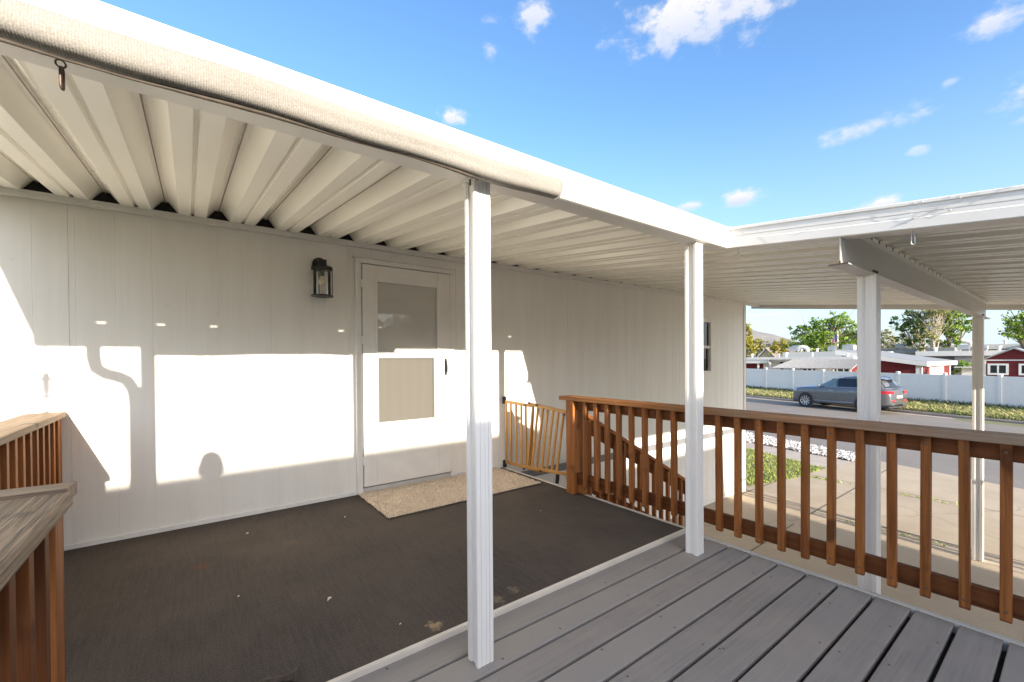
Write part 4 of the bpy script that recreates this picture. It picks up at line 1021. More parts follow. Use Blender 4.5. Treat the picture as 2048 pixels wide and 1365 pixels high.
        m = MB(); m.lathe((0,0,0), [(0,-.08),(.05,-.07),(.07,0),(.05,.06),(0,.075)], 12); m.xform(Matrix.Translation((.72, sg*1.03, 1.25)) @ Matrix.Diagonal((.75,1.4,1,1))); m.box(.68,.76,min(sg*.90,sg*1.0),max(sg*.90,sg*1.0),1.19,1.22); put(m, 'mirror', M['car_paint'], smooth=True)
        m = MB(); m.add([(2.335, sg*.84, .85), (2.02, sg*.95, .89), (2.0, sg*.945, .99), (2.26, sg*.84, .99), (2.40, sg*.71, .89)], [(0,1,2,3,4)]); m.v = [(x+.012, y*1.015, z) for x, y, z in m.v]; put(m, 'headlight', M['lamp_clear'])
        m = MB(); 
        for (xa, ya), (xb, yb) in (((-2.24,.935),(-2.44,.875)), ((-2.44,.875),(-2.575,.78)), ((-2.575,.78),(-2.60,.46))):
            m.add([(xa-.014, sg*ya*1.012, .95), (xb-.014, sg*yb*1.012, .95), (xb-.012, sg*yb*1.008, 1.085), (xa-.012, sg*ya*1.008, 1.10)], [(0,1,2,3)])
        put(m, 'tail_light', M['tail_red'])
        m = MB(); m.box(-2.638, -2.60, min(sg*.35,sg*.74), max(sg*.35,sg*.74), .59, .635); put(m, 'reflector', M['tail_red'])
        m = MB(); m.box(-2.635, -2.58, min(sg*.42,sg*.66), max(sg*.42,sg*.66), .39, .445); put(m, 'exhaust_trim', M['chrome'], bevel=.012)
    def end_pane(x0, w0, z0_, x1, w1, z1_, mat, name, off):
        m = MB(); k = 6; vs_ = []
        for j in (0, 1):
            x, w, z = ((x0, w0, z0_), (x1, w1, z1_))[j]
            for i in range(k+1):
                y = -w+2*w*i/k; bend = .10*(abs(y)/w)**2.2; vs_.append((x+off-math.copysign(bend, off)*.8, y, z))
        m.add(vs_, [(i, i+1, k+2+i, k+1+i) for i in range(k)]); put(m, name, mat)
    end_pane(1.0, .74, 1.19, .17, .64, 1.625, M['tint_glass'], 'windscreen', .02)
    end_pane(-2.45, .76, 1.23, -2.15, .66, 1.60, M['tint_glass'], 'rear_window', -.02)
    m = MB(); m.prism([(-1.85,1.705),(-2.32,1.66),(-2.33,1.64),(-1.95,1.635)], lambda a, b, t: (a, t, b), -.58, .58); put(m, 'spoiler', M['car_paint'], bevel=.01)
    m = MB(); m.prism([(-1.6,1.74),(-1.75,1.74),(-1.78,1.815)], lambda a, b, t: (a, t, b), -.012, .012); put(m, 'aerial', M['car_plastic'])
    m = MB(); m.box(-2.652, -2.61, -.27, .27, .74, .87); put(m, 'number_plate', M['plate'], bevel=.006)
    m = MB(); m.box(-2.640, -2.600, -.34, .34, .895, .912); put(m, 'tailgate_trim', M['chrome'])
    m = MB(); m.box(2.395, 2.445, -.42, .42, .44, .80); put(m, 'grille', M['car_plastic'], bevel=.02)
    m = MB(); m.box(-2.55, 2.33, -.82, .82, .26, .34); put(m, 'underbody', M['car_plastic'])
    for x in (1.495, -1.495):
        for sg in (1, -1):
            m = MB(); m.lathe((0,0,0), [(0,0),(.43,0),(.445,-.01),(.445,-.06)], 36); m.xform(Matrix.Translation((x, sg*.998, .385)) @ Matrix.Rotation(rad(-90*sg), 4, 'X')); put(m, 'wheel_arch', M['car_plastic'])
            cx = Matrix.Translation((x, sg*.90, .378)) @ Matrix.Rotation(rad(-90*sg), 4, 'X')
            m = MB(); m.lathe((0,0,0), [(.27,.105),(.33,.118),(.365,.108),(.378,.08),(.378,-.08),(.34,-.12),(.2,-.12)], 40); m.xform(cx); w = put(m, 'wheel', M['tyre'], auto=40)
            m = MB(); m.lathe((0,0,0), [(.275,.11),(.285,.116),(.262,.104),(.255,.05),(.08,.03),(0,.03)], 40)
            m.xform(cx); rim_d = put(m, 'rim', M['car_plastic'], w, auto=40)
            m = MB()
            for k in range(10):
                a = 2*math.pi*k/10; m.beam((.05*math.cos(a), .05*math.sin(a), .082), (.262*math.cos(a), .262*math.sin(a), .10), .042, .03)
            m.lathe((0,0,0), [(.255,.095),(.283,.119),(.283,.108),(.25,.09)], 40); m.lathe((0,0,.075), [(.075,0),(.07,.02),(0,.024)], 20)
            m.xform(cx); put(m, 'spokes', M['alloy'], w)
parked_car()

# ------------------------------------------------------------------ white vinyl fence beyond the verge
def vinyl_fence():
    root = thing('vinyl_fence', st(0, 2.95, road_z(0)+.3), 'long white vinyl privacy fence behind the grass verge', 'fence')
    s0, pitch = .065-2.0*7, 2.0
    k = 0
    while s0 + k*pitch < 30:
        s = s0+k*pitch; zb = road_z(s)+.30; top = road_z(s)+1.86
        x, y, _ = st(s, 2.95); th = math.atan2(SU.y, SU.x)
        T = Matrix.Translation((x, y, 0)) @ Matrix.Rotation(th, 4, 'Z')
        m = MB(); m.box(-.065, .065, -.065, .065, zb-.1, top+.05); m.box(-.08, .08, -.08, .08, top+.05, top+.075); m.add([(-.08,-.08,top+.075),(.08,-.08,top+.075),(.08,.08,top+.075),(-.08,.08,top+.075),(0,0,top+.11)], [(0,1,4),(1,2,4),(2,3,4),(3,0,4)])
        m.xform(T); m.build('post', M['fence_vinyl'], root)
        p = MB(); n = 10
        def zz(u, h): return h + .012*pitch*u
        for i in range(n):
            u0, u1 = i/n, (i+1)/n; x0, x1 = .066+(pitch-.132)*u0, .066+(pitch-.132)*u1-.004
            p.add([(x0, .018, zz(u0, zb+.1)), (x1, .018, zz(u1, zb+.1)), (x1, .018, zz(u1, top-.1)), (x0, .018, zz(u0, top-.1))], [(0,1,2,3)])
            p.add([(x1, .018, zz(u1, zb+.1)), (x1+.004, .022, zz(u1, zb+.1)), (x1+.004, .022, zz(u1, top-.1)), (x1, .018, zz(u1, top-.1))], [(0,1,2,3)])
        for za, zc in ((zb-.02, zb+.105), (top-.11, top)):
            p.add([(.066,-.02+.045,zz(0,za)),(pitch-.066,.025,zz(1,za)),(pitch-.066,.025,zz(1,zc)),(.066,.025,zz(0,zc)),(.066,-.03,zz(0,za)),(pitch-.066,-.03,zz(1,za)),(pitch-.066,-.03,zz(1,zc)),(.066,-.03,zz(0,zc))], [(0,1,2,3),(7,6,5,4),(3,2,6,7),(0,4,5,1)])
        p.xform(T); p.build('panel', M['fence_vinyl'], root)
        k += 1
vinyl_fence()

# ------------------------------------------------------------------ neighbours across the street
def at(px, py, X):
    """where the sight line of photo pixel (px, py) meets the real facade plane x = X"""
    d = fw*f_px + rt*(px-1024) + up*(728-py); return EYE + d*((X-EYE.x)/d.x)
def house_window(root, x, y0, y1, z0, z1, ax='x'):
    f = MB(); t = .09
    def bx(m, a, b, c, d, o0, o1):
        if ax == 'x': m.box(x-o1, x-o0, a, b, c, d)
        else: m.box(a, b, x-o1, x-o0, c, d)
    for a, b, c, d in ((y0-t, y0, z0-t, z1+t), (y1, y1+t, z0-t, z1+t), (y0, y1, z0-t, z0), (y0, y1, z1, z1+t), ((y0+y1)/2-.03, (y0+y1)/2+.03, z0, z1)): bx(f, a, b, c, d, .0, .05)
    w = f.build('window', M['white_paint'], root)
    p = MB(); bx(p, y0, y1, z0, z1, .005, .015); p.build('pane', M['tint_glass'], w); return w
def long_red_home():
    X = 37.0; y0, y1 = 9.7, 23.0
    r = thing('red_mobile_home', (38.0, 15, -1), 'low red and cream mobile home with a flat white roof and ribbed awning', 'house')
    m = MB(); m.box(X+.6, X+3.6, y0+.3, y1, -1.2, 1.05); m.build('wall', M['red_wall'], r)
    rf = MB(); rf.box(X, X+4.0, y0, y1, 1.17, 1.36); rf.box(X+.05, X+3.95, 15.25, y1, .87, 1.168); rf.box(X+.3, X+3.9, y0+.05, 15.2, 1.0, 1.168)
    rf = rf.build('roof', M['white_paint'], r)
    m = MB(); m.box(X-.02, X+.3, 15.2, 15.26, .86, 1.168); m.build('gap_trim', M['grey_roof'], rf)
    for a, b in ((11.2, 12.2), (13.2, 14.35), (14.6, 15.85)): MB().box(X+.56, X+.6, a, b, -1.0, .99).build('cream_panel', M['beige_wall'], r)
    for a, b in ((12.45, 13.0), (10.1, 10.8)): house_window(r, X+.6, a, b, -.2, .62)
    for y in (9.9, 10.9, 12.9, 14.45, 15.1, 16.0): 
        MB().box(X+.1, X+.2, y, y+.12, -1.2, .45 if y < 14.5 else 1.0).build('awning_post', M['white_paint'], r)
    a = MB(); n = 44; ya, yb = 9.2, 13.9; vs_ = []
    for i in range(n*4+1):
        u = i/(n*4); h = (0, .06, .06, 0)[i % 4]; yt = 9.15+(13.5-9.15)*u; ybm = 9.3+(14.3-9.3)*u
        vs_ += [(X+.02, yt, 1.145+h), (X-1.9, ybm, .50+h)]
    a.add(vs_, [(2*i, 2*i+1, 2*i+3, 2*i+2) for i in range(n*4)]); a.build('awning', M['awning_metal'], r)
    for y, h, s in ((14.9, .26, .09), (14.4, .35, .11), (12.6, .3, .06), (17.0, .3, .08), (10.4, .22, .07)):
        m = MB(); m.lathe((X+1.2, y, 1.36), [(s*.8, 0), (s*.8, h*.6), (s*1.25, h*.65), (s*1.25, h), (0, h+.02)], 14); m.build('vent_pipe', M['white_paint'], r)
long_red_home()
def red_house():
    k = 1.12; X = 35*k; ye = 5.66*k; yt = 9.95*k; X2 = 45*k
    def z(v): return 1.27+(v-1.27)*k
    zl, zh = z(.985), z(1.76)
    r = thing('red_house', (X, ye, -1), 'red house with a low sloping grey roof and white eaves behind the fence', 'house')
    w = MB(); ys = ye+.35; w.prism([(ys, -1.3), (ys, z(.80)), (yt, z(1.50)), (yt, -1.3)], lambda a, b, t: (t, a, b), X+.4, X2-.6); w.build('wall', M['red_wall'], r)
    rf = MB(); rf.prism([(ye, zl-.30), (ye, zl), (yt+.3, zh+.05), (yt+.3, zh-.30)], lambda a, b, t: (t, a, b), X, X2); rf.build('roof', M['white_paint'], r)
    s = MB(); s.prism([(ye+.02, zl+.004), (ye+.02, zl+.02), (yt+.3, zh+.074), (yt+.3, zh+.054)], lambda a, b, t: (t, a, b), X+.02, X2-.02); s.build('roof_skin', M['grey_roof'], r)
    t = MB(); t.box(X+.36, X+.62, ys-.03, ys-.001, -1.3, z(.78)); t.box(X+.37, X+.399, ys-.03, ys+.28, -1.3, z(.80)); t.box(X2-.9, X2-.6, ys-.03, ys-.001, -1.3, z(.78)); t.box(X+3.0, X+6.9, ys-.03, ys-.001, -1.3, -.2); t.build('corner_trim', M['white_paint'], r)
    a, b = 38.2*k, 41.6*k
    house_window(r, ys, a, b, z(.0), z(.50), 'y')
    m = MB(); m.box(a-.7, b+.5, ys-.025, ys-.001, z(.0)-.6, z(.62)); m.build('window_surround', M['beige_wall'], r)
red_house()
def shed():
    X = 34.0; q = X/33
    def z(v): return 1.27+(v-1.27)*q
    yp, yl = 2.163*q, 3.19*q; yr = 2*yp-yl; ze = z(1.12); zp = z(1.66)
    r = thing('red_shed', (X+1.5, yp, -1), 'small red gabled shed with white trim behind the fence at right', 'shed')
    w = MB(); w.prism([(yl, -1.2), (yl, ze), (yp, zp), (yr, ze), (yr, -1.2)], lambda a, b, t: (t, a, b), X, X+3.0); w.build('wall', M['red_wall'], r)
    f = MB(); d = Vector((yp-yl, zp-ze)); nrm_ = Vector((-d.y, d.x)).normalized()
    for sg in (1, -1):
        f.prism([(yp+sg*(yl-yp)*1.10, ze-(zp-ze)*.10), (yp, zp), (yp, zp+.07), (yp+sg*(yl-yp)*1.10, ze-(zp-ze)*.10+.07)], lambda a, b, t: (t, a, b), X-.14, X+3.14)
    f.build('roof', M['grey_roof'], r)
    t = MB(); t.box(X-.03, X-.001, yr, yl, ze-.06, ze+.0); t.box(X-.035, X-.0005, yl-.08, yl+.01, -1.2, ze-.061); t.box(X-.035, X-.0005, yr-.01, yr+.08, -1.2, ze-.061); t.build('trim', M['white_paint'], r)
    a = [at(1740+p/5.25, 600+720/5.25, X).y for p in (1262, 1428)]
    house_window(r, X, a[1], a[0], z(.43), z(.83))
    b = at(1740+1590/5.25, 737, X).y; house_window(r, X, b-.6, b, z(.43), z(.83))
shed()
def far_home(name, label, X, depth, y0, y1, zt, zf, wall, roofm, coolers, opening=None):
    r = thing(name, (X, (y0+y1)/2, -1), label, 'house', None)
    MB().box(X+.5, X+depth, y0+.3, y1-.3, -1.3, zf).build('wall', wall, r)
    MB().box(X, X+depth+.3, y0, y1, zf+.001, zt).build('roof', roofm, r)
    for (yy, h, w, kind) in coolers:
        if kind == 'box':
            m = MB(); m.box(X+1.2, X+1.2+w, yy-w/2, yy+w/2, zt+.12, zt+.12+h); 
            for i in range(5): m.box(X+1.18, X+1.2, yy-w*.42, yy+w*.42, zt+.17+i*h*.16, zt+.19+i*h*.16)
            m.add([(X+1.15, yy-w*.55, zt+.12+h), (X+1.25+w, yy-w*.55, zt+.12+h), (X+1.25+w, yy+w*.55, zt+.12+h), (X+1.15, yy+w*.55, zt+.12+h), (X+1.2+w/2, yy, zt+.2+h)], [(0,1,4),(1,2,4),(2,3,4),(3,0,4),(3,2,1,0)])
            for dx in (.05, w-.05):
                for dy in (-w*.4, w*.4): m.tube([(X+1.2+dx, yy+dy, zt), (X+1.2+dx, yy+dy, zt+.13)], .03, 6)
            m.build('cooler', M['galv'], r)
        elif kind == 'duct':
            m = MB(); m.tube([(X+1.5, yy, zt), (X+1.5, yy, zt+h*.55), (X+1.5, yy+.15, zt+h*.85), (X+1.5, yy+.5, zt+h), (X+1.5, yy+w, zt+h)], .22, 10); m.build('duct', M['white_paint'], r, smooth=True)
        else:
            m = MB(); m.lathe((X+1, yy, zt), [(.10,0),(.10,h*.7),(.17,h*.72),(.17,h),(0,h)], 12); m.build('vent_pipe', M['white_paint'], r)
    if opening: MB().box(X+.1, X+.49, opening[0], opening[1], -1.3, zf-.02).build('carport_opening', M['dim_carport'], r)
    return r
far_home('mobile_home', 'pale mobile home with rooftop cooler and ducts beyond the awning roof', 50, 9, 12.2, 19.2, 1.90, 1.3, M['beige_wall'], M['white_paint'], [(13.9,.5,.9,'box'),(15.2,.4,.7,'box'),(17.4,.5,1.4,'duct'),(18.6,.45,1.0,'box'),(12.8,.4,.1,'pipe'),(16.4,.35,.1,'pipe')])
far_home('mobile_home', 'white mobile home with a dark open carport left of the red shed', 51, 8, 3.2, 9.0, 1.78, 1.36, M['dim_carport'], M['white_paint'], [(7.9,.3,.6,'pipe'),(6.2,.35,.8,'box'),(5.2,.3,.7,'box'),(4.2,.35,.7,'pipe')], (3.3, 6.6))
far_home('mobile_home', 'flat grey-roofed mobile home far behind the sloping red house', 62, 8, 8.0, 15.5, 2.25, 1.7, M['beige_wall'], M['grey_roof'], [(9.5,.4,1.0,'box'),(12.4,.4,.9,'box'),(11.0,.4,.1,'pipe')])
far_home('mobile_home', 'long white flat-roofed mobile home on the skyline left of the shed', 66, 8, 3.2, 11.6, 2.55, 2.05, M['beige_wall'], M['white_paint'], [(7.5,.4,1.5,'duct'),(10.4,.35,.9,'box'),(5.0,.4,.1,'pipe')])
far_home('mobile_home', 'grey-roofed mobile home on the skyline behind the red shed', 60, 8, -5.0, 3.4, 2.55, 2.1, M['beige_wall'], M['grey_roof'], [(2.6,.3,.1,'pipe'),(.5,.4,.9,'box')])
far_home('mobile_home', 'white panelled fence wall and home between red house and shed', 40, .6, 3.4, 5.2, .62, .58, M['fence_vinyl'], M['fence_vinyl'], [])
def gabled(name, label, X, yc, hw, ze, zp, depth, wallm, roofm, hip=0):
    r = thing(name, (X, yc, -1), label, 'house')
    MB().prism([(yc-hw, -1.3), (yc-hw, ze), (yc, zp), (yc+hw, ze), (yc+hw, -1.3)], lambda a, b, t: (t, a, b), X, X+depth).build('wall', wallm, r)
    f = MB()
    for sg in (1, -1): f.prism([(yc+sg*hw*1.12, ze-(zp-ze)*.12), (yc, zp), (yc, zp+.2), (yc+sg*hw*1.12, ze-(zp-ze)*.12+.2)], lambda a, b, t: (t, a, b), X-.4, X+depth)
    f.build('roof', roofm, r)
    m = MB()
    for sg in (1, -1): m.beam((X-.42, yc+sg*hw*1.12, ze-(zp-ze)*.12+.06), (X-.42, yc, zp+.06), .06, .22, up=(1,0,0))
    m.build('bargeboard', M['white_paint'], r); return r
gabled('gabled_house', 'cream gabled house with a brown roof at far left beyond the fence', 80, 33.1, 1.6, 1.3, 3.0, 14, M['tan_stucco'], M['brown_shingle'])
def side_roof_house(name, label, X, y0, y1, ze, zp, wallm, roofm):
    r = thing(name, (X, (y0+y1)/2, -1), label, 'house')
    MB().box(X+.4, X+9, y0+.4, y1-.4, -1.3, ze).build('wall', wallm, r)
    f = MB(); f.prism([(X, ze), (X+4.7, zp), (X+9.4, ze), (X+9.4, ze-.15), (X, ze-.15)], lambda a, b, t: (a, t, b), y0, y1); f.build('roof', roofm, r)
    m = MB(); m.box(X-.03, X-.001, y0, y1, ze-.18, ze+.02); m.build('gutter', M['white_paint'], r)
side_roof_house('dark_roofed_house', 'house with a wide dark shingle roof below the hill', 95, 33.5, 42.5, 2.9, 4.4, M['beige_wall'], M['dark_shingle'])
gabled('gabled_house', 'cream gabled house with dark roof in the middle distance below the hill', 90, 33.9, 1.35, 3.0, 4.15, 10, M['beige_wall'], M['dark_shingle'])
side_roof_house('dark_roofed_house', 'dark-roofed house half hidden by the big green tree', 97, 26.0, 36.6, 2.6, 4.3, M['tan_stucco'], M['dark_shingle'])

# ------------------------------------------------------------------ trees beyond
def tree(name, label, base, H, crown, leafm, nleaf, leaf, barkm='bark', trunk_r=.25, group='trees beyond the fence', limbs=None, seed=1, bare=0):
    rnd = random.Random(seed); bx, by, bz = base
    r = thing(name, base, label, 'tree', group)
    t = MB(); t.tube([(bx, by, bz-.2), (bx+.05*H*.2, by, bz+H*.25), (bx, by+.03*H, bz+H*.5)], [trunk_r, trunk_r*.75, trunk_r*.5], 8)
    for (cy, cz, ry, rz, w) in crown:
        p = Vector((bx, by+.02*H, bz+H*.28)); q = Vector((bx+rnd.uniform(-.3,.3)*ry, cy, cz)); mid = (p+q)/2 + Vector((rnd.uniform(-.3,.3), rnd.uniform(-.3,.3), .1*H*.3))
        t.tube([p, mid, q, q+Vector((rnd.uniform(-.4,.4), rnd.uniform(-.5,.5), rz*.6))], [trunk_r*.5, trunk_r*.34, trunk_r*.2, .02], 6)
        for _ in range(3+bare):
            e = q + Vector((rnd.gauss(0,.5)*ry, rnd.gauss(0,.6)*ry, rnd.gauss(.2,.5)*rz)); t.tube([mid, (mid+e)/2+Vector((0,0,.1)), e], [trunk_r*.18, trunk_r*.12, .012], 5)
    t.build('trunk', M[barkm], r)
    tw = sum(c[2]*c[3]*c[4] for c in crown); m = MB()
    for (cy, cz, ry, rz, w) in crown:
        # leaf clumps inside each lobe of the crown
        n = int(nleaf*ry*rz*w/tw); nc = max(6, int(n/34)); cl = []
        for _ in range(nc):
            while True:
                v = Vector((rnd.uniform(-1,1), rnd.uniform(-1,1), rnd.uniform(-1,1)))
                if .25 < v.length < 1.02: break
            cl.append((Vector((bx+v.x*ry, cy+v.y*ry, cz+v.z*rz)), rnd.uniform(.10, .26)*min(ry, rz)+.05))
        for i in range(n):
            c, s = cl[rnd.randrange(nc)]
            p = c + Vector((rnd.gauss(0,1), rnd.gauss(0,1), rnd.gauss(0,.7)))*s*.62
            a = Vector((rnd.gauss(0,1), rnd.gauss(0,1), rnd.gauss(0,1))).normalized(); b = a.cross(Vector((rnd.gauss(0,1), rnd.gauss(0,1), rnd.gauss(0,1)))).normalized(); L = leaf*rnd.uniform(.6,1.35)
            m.add([p-a*L*.5, p+b*L*.32, p+a*L*.5, p-b*L*.32], [(0,1,2,3)])
    m.build('crown', M[leafm], r); return r
def P(px, py, X): q = at(px, py, X); return q.y, q.z
def lobes(X, l):
    out = []
    for px, py, rx, ry_, w in l:
        y, z = P(px, py, X); k = X/861/.75
        out.append((y, z, rx*k, ry_*k, w))
    return out
X = 60
tree('big_tree', 'large leafy green tree rising behind the flagpole', (X, P(1645, 700, X)[0], -.8), 5.2, lobes(X, [(1612,672,22,18,1),(1640,690,34,22,1.1),(1648,652,16,14,1),(1672,650,20,18,1.1),(1682,642,13,10,1),(1660,672,24,22,1),(1690,655,10,8,.8),(1600,660,14,9,.8),(1625,655,10,8,.8),(1630,700,34,14,1)]), 'leaf_green', 7600, .25, seed=3)
tree('leafy_tree', 'bright green bushy tree right of the flagpole', (X+4, P(1700, 690, X+4)[0], -.8), 4, lobes(X+4, [(1695,688,22,18,1),(1716,690,24,17,1),(1708,672,14,9,.9),(1690,675,12,8,.8),(1735,690,14,14,1)]), 'leaf_bright', 4600, .24, seed=5)
tree('pale_shrub_tree', 'sparse olive-yellow tree between the two carport posts', (X+6, P(1780, 690, X+6)[0], -.8), 4, lobes(X+6, [(1775,682,24,16,1),(1790,690,24,12,1),(1765,690,16,14,1),(1785,672,12,8,.7),(1812,694,22,6,.8)]), 'leaf_olive', 3600, .17, 'pale_bark', .12, seed=7, bare=6)
tree('tall_tree', 'tall dark tree with pale bare limbs left of the far post', (X+2, P(1852, 690, X+2)[0], -.8), 6, lobes(X+2, [(1815,645,17,14,1.1),(1825,665,18,14,1),(1838,630,18,10,1),(1848,612,14,10,.9),(1838,684,14,10,.8),(1808,655,9,7,.8)]), 'leaf_dark', 3000, .24, 'pale_bark', .13, seed=9, bare=7)
tree('thin_tree', 'thin tree with yellow-green tufts on pale bare branches', (X+1, P(1872, 690, X+1)[0], -.8), 6, lobes(X+1, [(1856,640,16,26,.28),(1868,655,12,20,.3),(1878,632,9,12,.55),(1868,615,14,12,.4)]), 'leaf_olive', 1700, .2, 'pale_bark', .13, seed=12, bare=9)
tree('broad_tree', 'green tree with a yellowish front left of the far post, right of the bare limbs', (X+3, P(1903, 690, X+3)[0], -.8), 6, lobes(X+3, [(1902,640,17,16,1),(1905,660,14,18,1.1),(1918,634,17,11,1),(1925,645,10,8,.8),(1897,680,9,10,.9),(1900,620,14,10,.9)]), 'leaf_green', 3000, .24, 'bark', .2, seed=15, bare=4)
tree('edge_tree', 'half-bare tree at the right edge above the red shed', (X-4, P(2060, 690, X-4)[0], -.8), 6, lobes(X-4, [(2060,650,16,16,.9),(2045,675,14,9,.7),(2042,656,9,6,.7),(2070,628,14,10,.8),(2030,640,9,14,.06),(2015,660,6,10,.05)]), 'leaf_green', 2600, .22, 'bark', .18, seed=18, bare=7)
tree('poplar', 'narrow yellow-green tree beside the white house corner', (66, P(1495, 690, 66)[0], -.8), 6, lobes(66, [(1492,672,9,18,1),(1494,700,12,16,1),(1490,655,5,9,.8),(1505,690,8,10,.4)]), 'leaf_yellow', 3400, .24, seed=20)
tree('small_tree', 'small yellowish tree among the far roofs below the hill', (76, P(1560, 690, 76)[0], -.8), 4, lobes(76, [(1560,690,10,10,1),(1556,702,12,8,1),(1566,698,9,9,.8)]), 'leaf_yellow', 1800, .26, seed=22)
for px, sd in ((1528, 31), (1515, 32)):
    tree('small_tree', 'olive bush by the cream gable' if sd == 31 else 'thin reddish-olive bush left of the cream gable', (84, P(px, 696, 84)[0], -.8), 4, lobes(84, [(px,690 if sd == 31 else 684,7,7,1),(px+3,697,6,6,1)]), 'leaf_olive', 700, .26, seed=sd)
def bush(px, sd, label, X=41):
    y, z = P(px, 731, X)
    tree('bush', label, (X, y, -1), 1.5, [(y, z, .35, .3, 1), (y+.3, z-.2, .3, .3, 1)], 'leaf_green', 500, .12, seed=sd, trunk_r=.05, group='bushes behind the fence')
bush(1926, 41, 'round green bush in the shade of the white carport left of the shed')
def flag():
    X = 59.0; y, zt = P(1675.5, 664, X)
    r = thing('flagpole', (X, y, -1), 'white flagpole with a limp stars and stripes in front of the big tree', 'flagpole')
    m = MB(); m.tube([(X, y, -1.2), (X, y, zt)], .05, 10); m.lathe((X, y, zt), [(.0,.16),(.07,.09),(.0,0)], 10); m.build('pole', M['white_paint'], r)
    t = NT('flag_cloth'); tc = t.n('ShaderNodeTexCoord'); sp = t.n('ShaderNodeSeparateXYZ'); t.l(tc.outputs['UV'], sp.inputs[0])
    stripe = t.math('GREATER_THAN', t.math('FRACT', t.math('MULTIPLY', sp.outputs[1], 6.5)), .5)
    c = t.mix(stripe, (.80,.78,.76), (.45,.03,.04))
    can = t.math('MULTIPLY', t.math('LESS_THAN', sp.outputs[0], .4), t.math('GREATER_THAN', sp.outputs[1], .46))
    vo = t.n('ShaderNodeTexVoronoi'); vo.inputs['Scale'].default_value = 22; t.l(tc.outputs['UV'], vo.inputs['Vector'])
    star = t.mix(t.ramp(vo.outputs['Distance'], [(.18, 1), (.26, 0)]), (.02,.03,.15), (.8,.8,.8)); t.set(t.mix(can, c, star), .8); M['flag_cloth'] = t.mat
    me = bpy.data.meshes.new('flag'); n, k = 14, 12; vs_ = []; uv = []
    for i in range(n+1):
        for j in range(k+1):
            u, v = i/n, j/k; fold = .10*math.sin(u*9+v*1.5)
            vs_.append((X+fold, y+.06+.52*u*(.75+.25*v)+.08*math.sin(u*7), zt-.25-1.35*(1-v)-.62*u*(1.0))); uv.append((u, v))
    fs = [(i*(k+1)+j, (i+1)*(k+1)+j, (i+1)*(k+1)+j+1, i*(k+1)+j+1) for i in range(n) for j in range(k)]
    me.from_pydata([tuple(Vector(q)-r.location) for q in vs_], [], fs); l = me.uv_layers.new()
    for lp in me.loops: l.data[lp.index].uv = uv[lp.vertex_index]
    me.materials.append(M['flag_cloth']); me.polygons.foreach_set('use_smooth', [True]*len(fs)); o = bpy.data.objects.new('flag', me); COL.objects.link(o); o.parent = r
flag()
def hill():
    rnd = random.Random(6); X0 = 1500.0; m = MB()
    top = [(1380, 618), (1440, 636), (1490, 655), (1520, 664), (1545, 669), (1570, 676), (1595, 684), (1610, 690), (1640, 700), (1680, 708), (1760, 712)]
    n = len(top); rows = 9; vs_ = []
    for a, (px, py) in enumerate(top):
        q = at(px, py, X0)
        for j in range(rows):
            u = j/(rows-1); jit = rnd.uniform(-1,1)*5*math.sin(math.pi*u)
            vs_.append((X0 - 420*(1-u) + 6*math.sin(a*3.1+j), q.y*(1-.28*(1-u)), -12+(q.z+12)*(u**1.25)+jit))
        vs_.append((X0+500, q.y*1.1, -12))
    k = rows+1
    m.add(vs_, [(i*k+j, (i+1)*k+j, (i+1)*k+j+1, i*k+j+1) for i in range(n-1) for j in range(k-1)])
    tag(m.build('hill', M['hill'], smooth=True), kind='structure')
hill()

# ------------------------------------------------------------------ what stands behind the tripod and shades the porch
def neighbour():
    r = thing('neighbour_house', (-2, -12, GZ), 'beige neighbouring house with a low ridge behind the deck', 'house')
    x0, x1 = -9.0, 6.35; yb = -10.0
    MB().prism([(yb+3.4, GZ-.1), (yb+3.4, 1.55), (yb, 2.9), (yb-3.4, 1.55), (yb-3.4, GZ-.1)], lambda a, b, t: (t, a, b), x0, x1).build('wall', M['beige_wall'], r)
    f = MB()
    for sg in (1, -1): f.prism([(yb+sg*3.8, 1.42), (yb, 2.93), (yb, 3.08), (yb+sg*3.8, 1.57)], lambda a, b, t: (t, a, b), x0-.3, x1+.2)
    f.build('roof', M['brown_shingle'], r)
    g = MB(); g.prism([(yb+1.0, 2.6), (yb+.6, 3.70), (yb-.8, 3.70), (yb-1.0, 2.6)], lambda a, b, t: (t, a, b), -4.0, 3.4); g.build('roof_ridge', M['brown_shingle'], r)
    house_window(r, 0, 0, 0, 0, 0) if False else None
neighbour()
def chime():
    x, y = -1.06, 1.50
    r = thing('hanging_ornament', (x, y, 2.0), 'dark wire cage ornament on a cord under the gutter end', 'ornament')
    MB().tube([(x, y, 2.03), (x, y, 1.82)], .006, 5).build('cord', M['black_metal'], r)
    m = MB()
    for k in range(4):
        a = math.pi*k/2; pts = [(0,1.83),(.03,1.81),(.06,1.785),(.052,1.74),(.025,1.70),(0,1.69)]; m.tube([(x+p*math.cos(a), y+p*math.sin(a), z) for p, z in pts], .0095, 6)
    m.lathe((x, y, 1.79), [(0,.07),(.02,.06),(.02,-.06),(0,-.075)], 8); m.build('cage', M['black_metal'], r)
    m = MB(); m.tube([(x, y, 1.70), (x, y, 1.60)], .006, 5); m.lathe((x, y, 1.57), [(0,.05),(.03,.0),(0,-.03)], 8); m.build('drop', M['black_metal'], r)
chime()
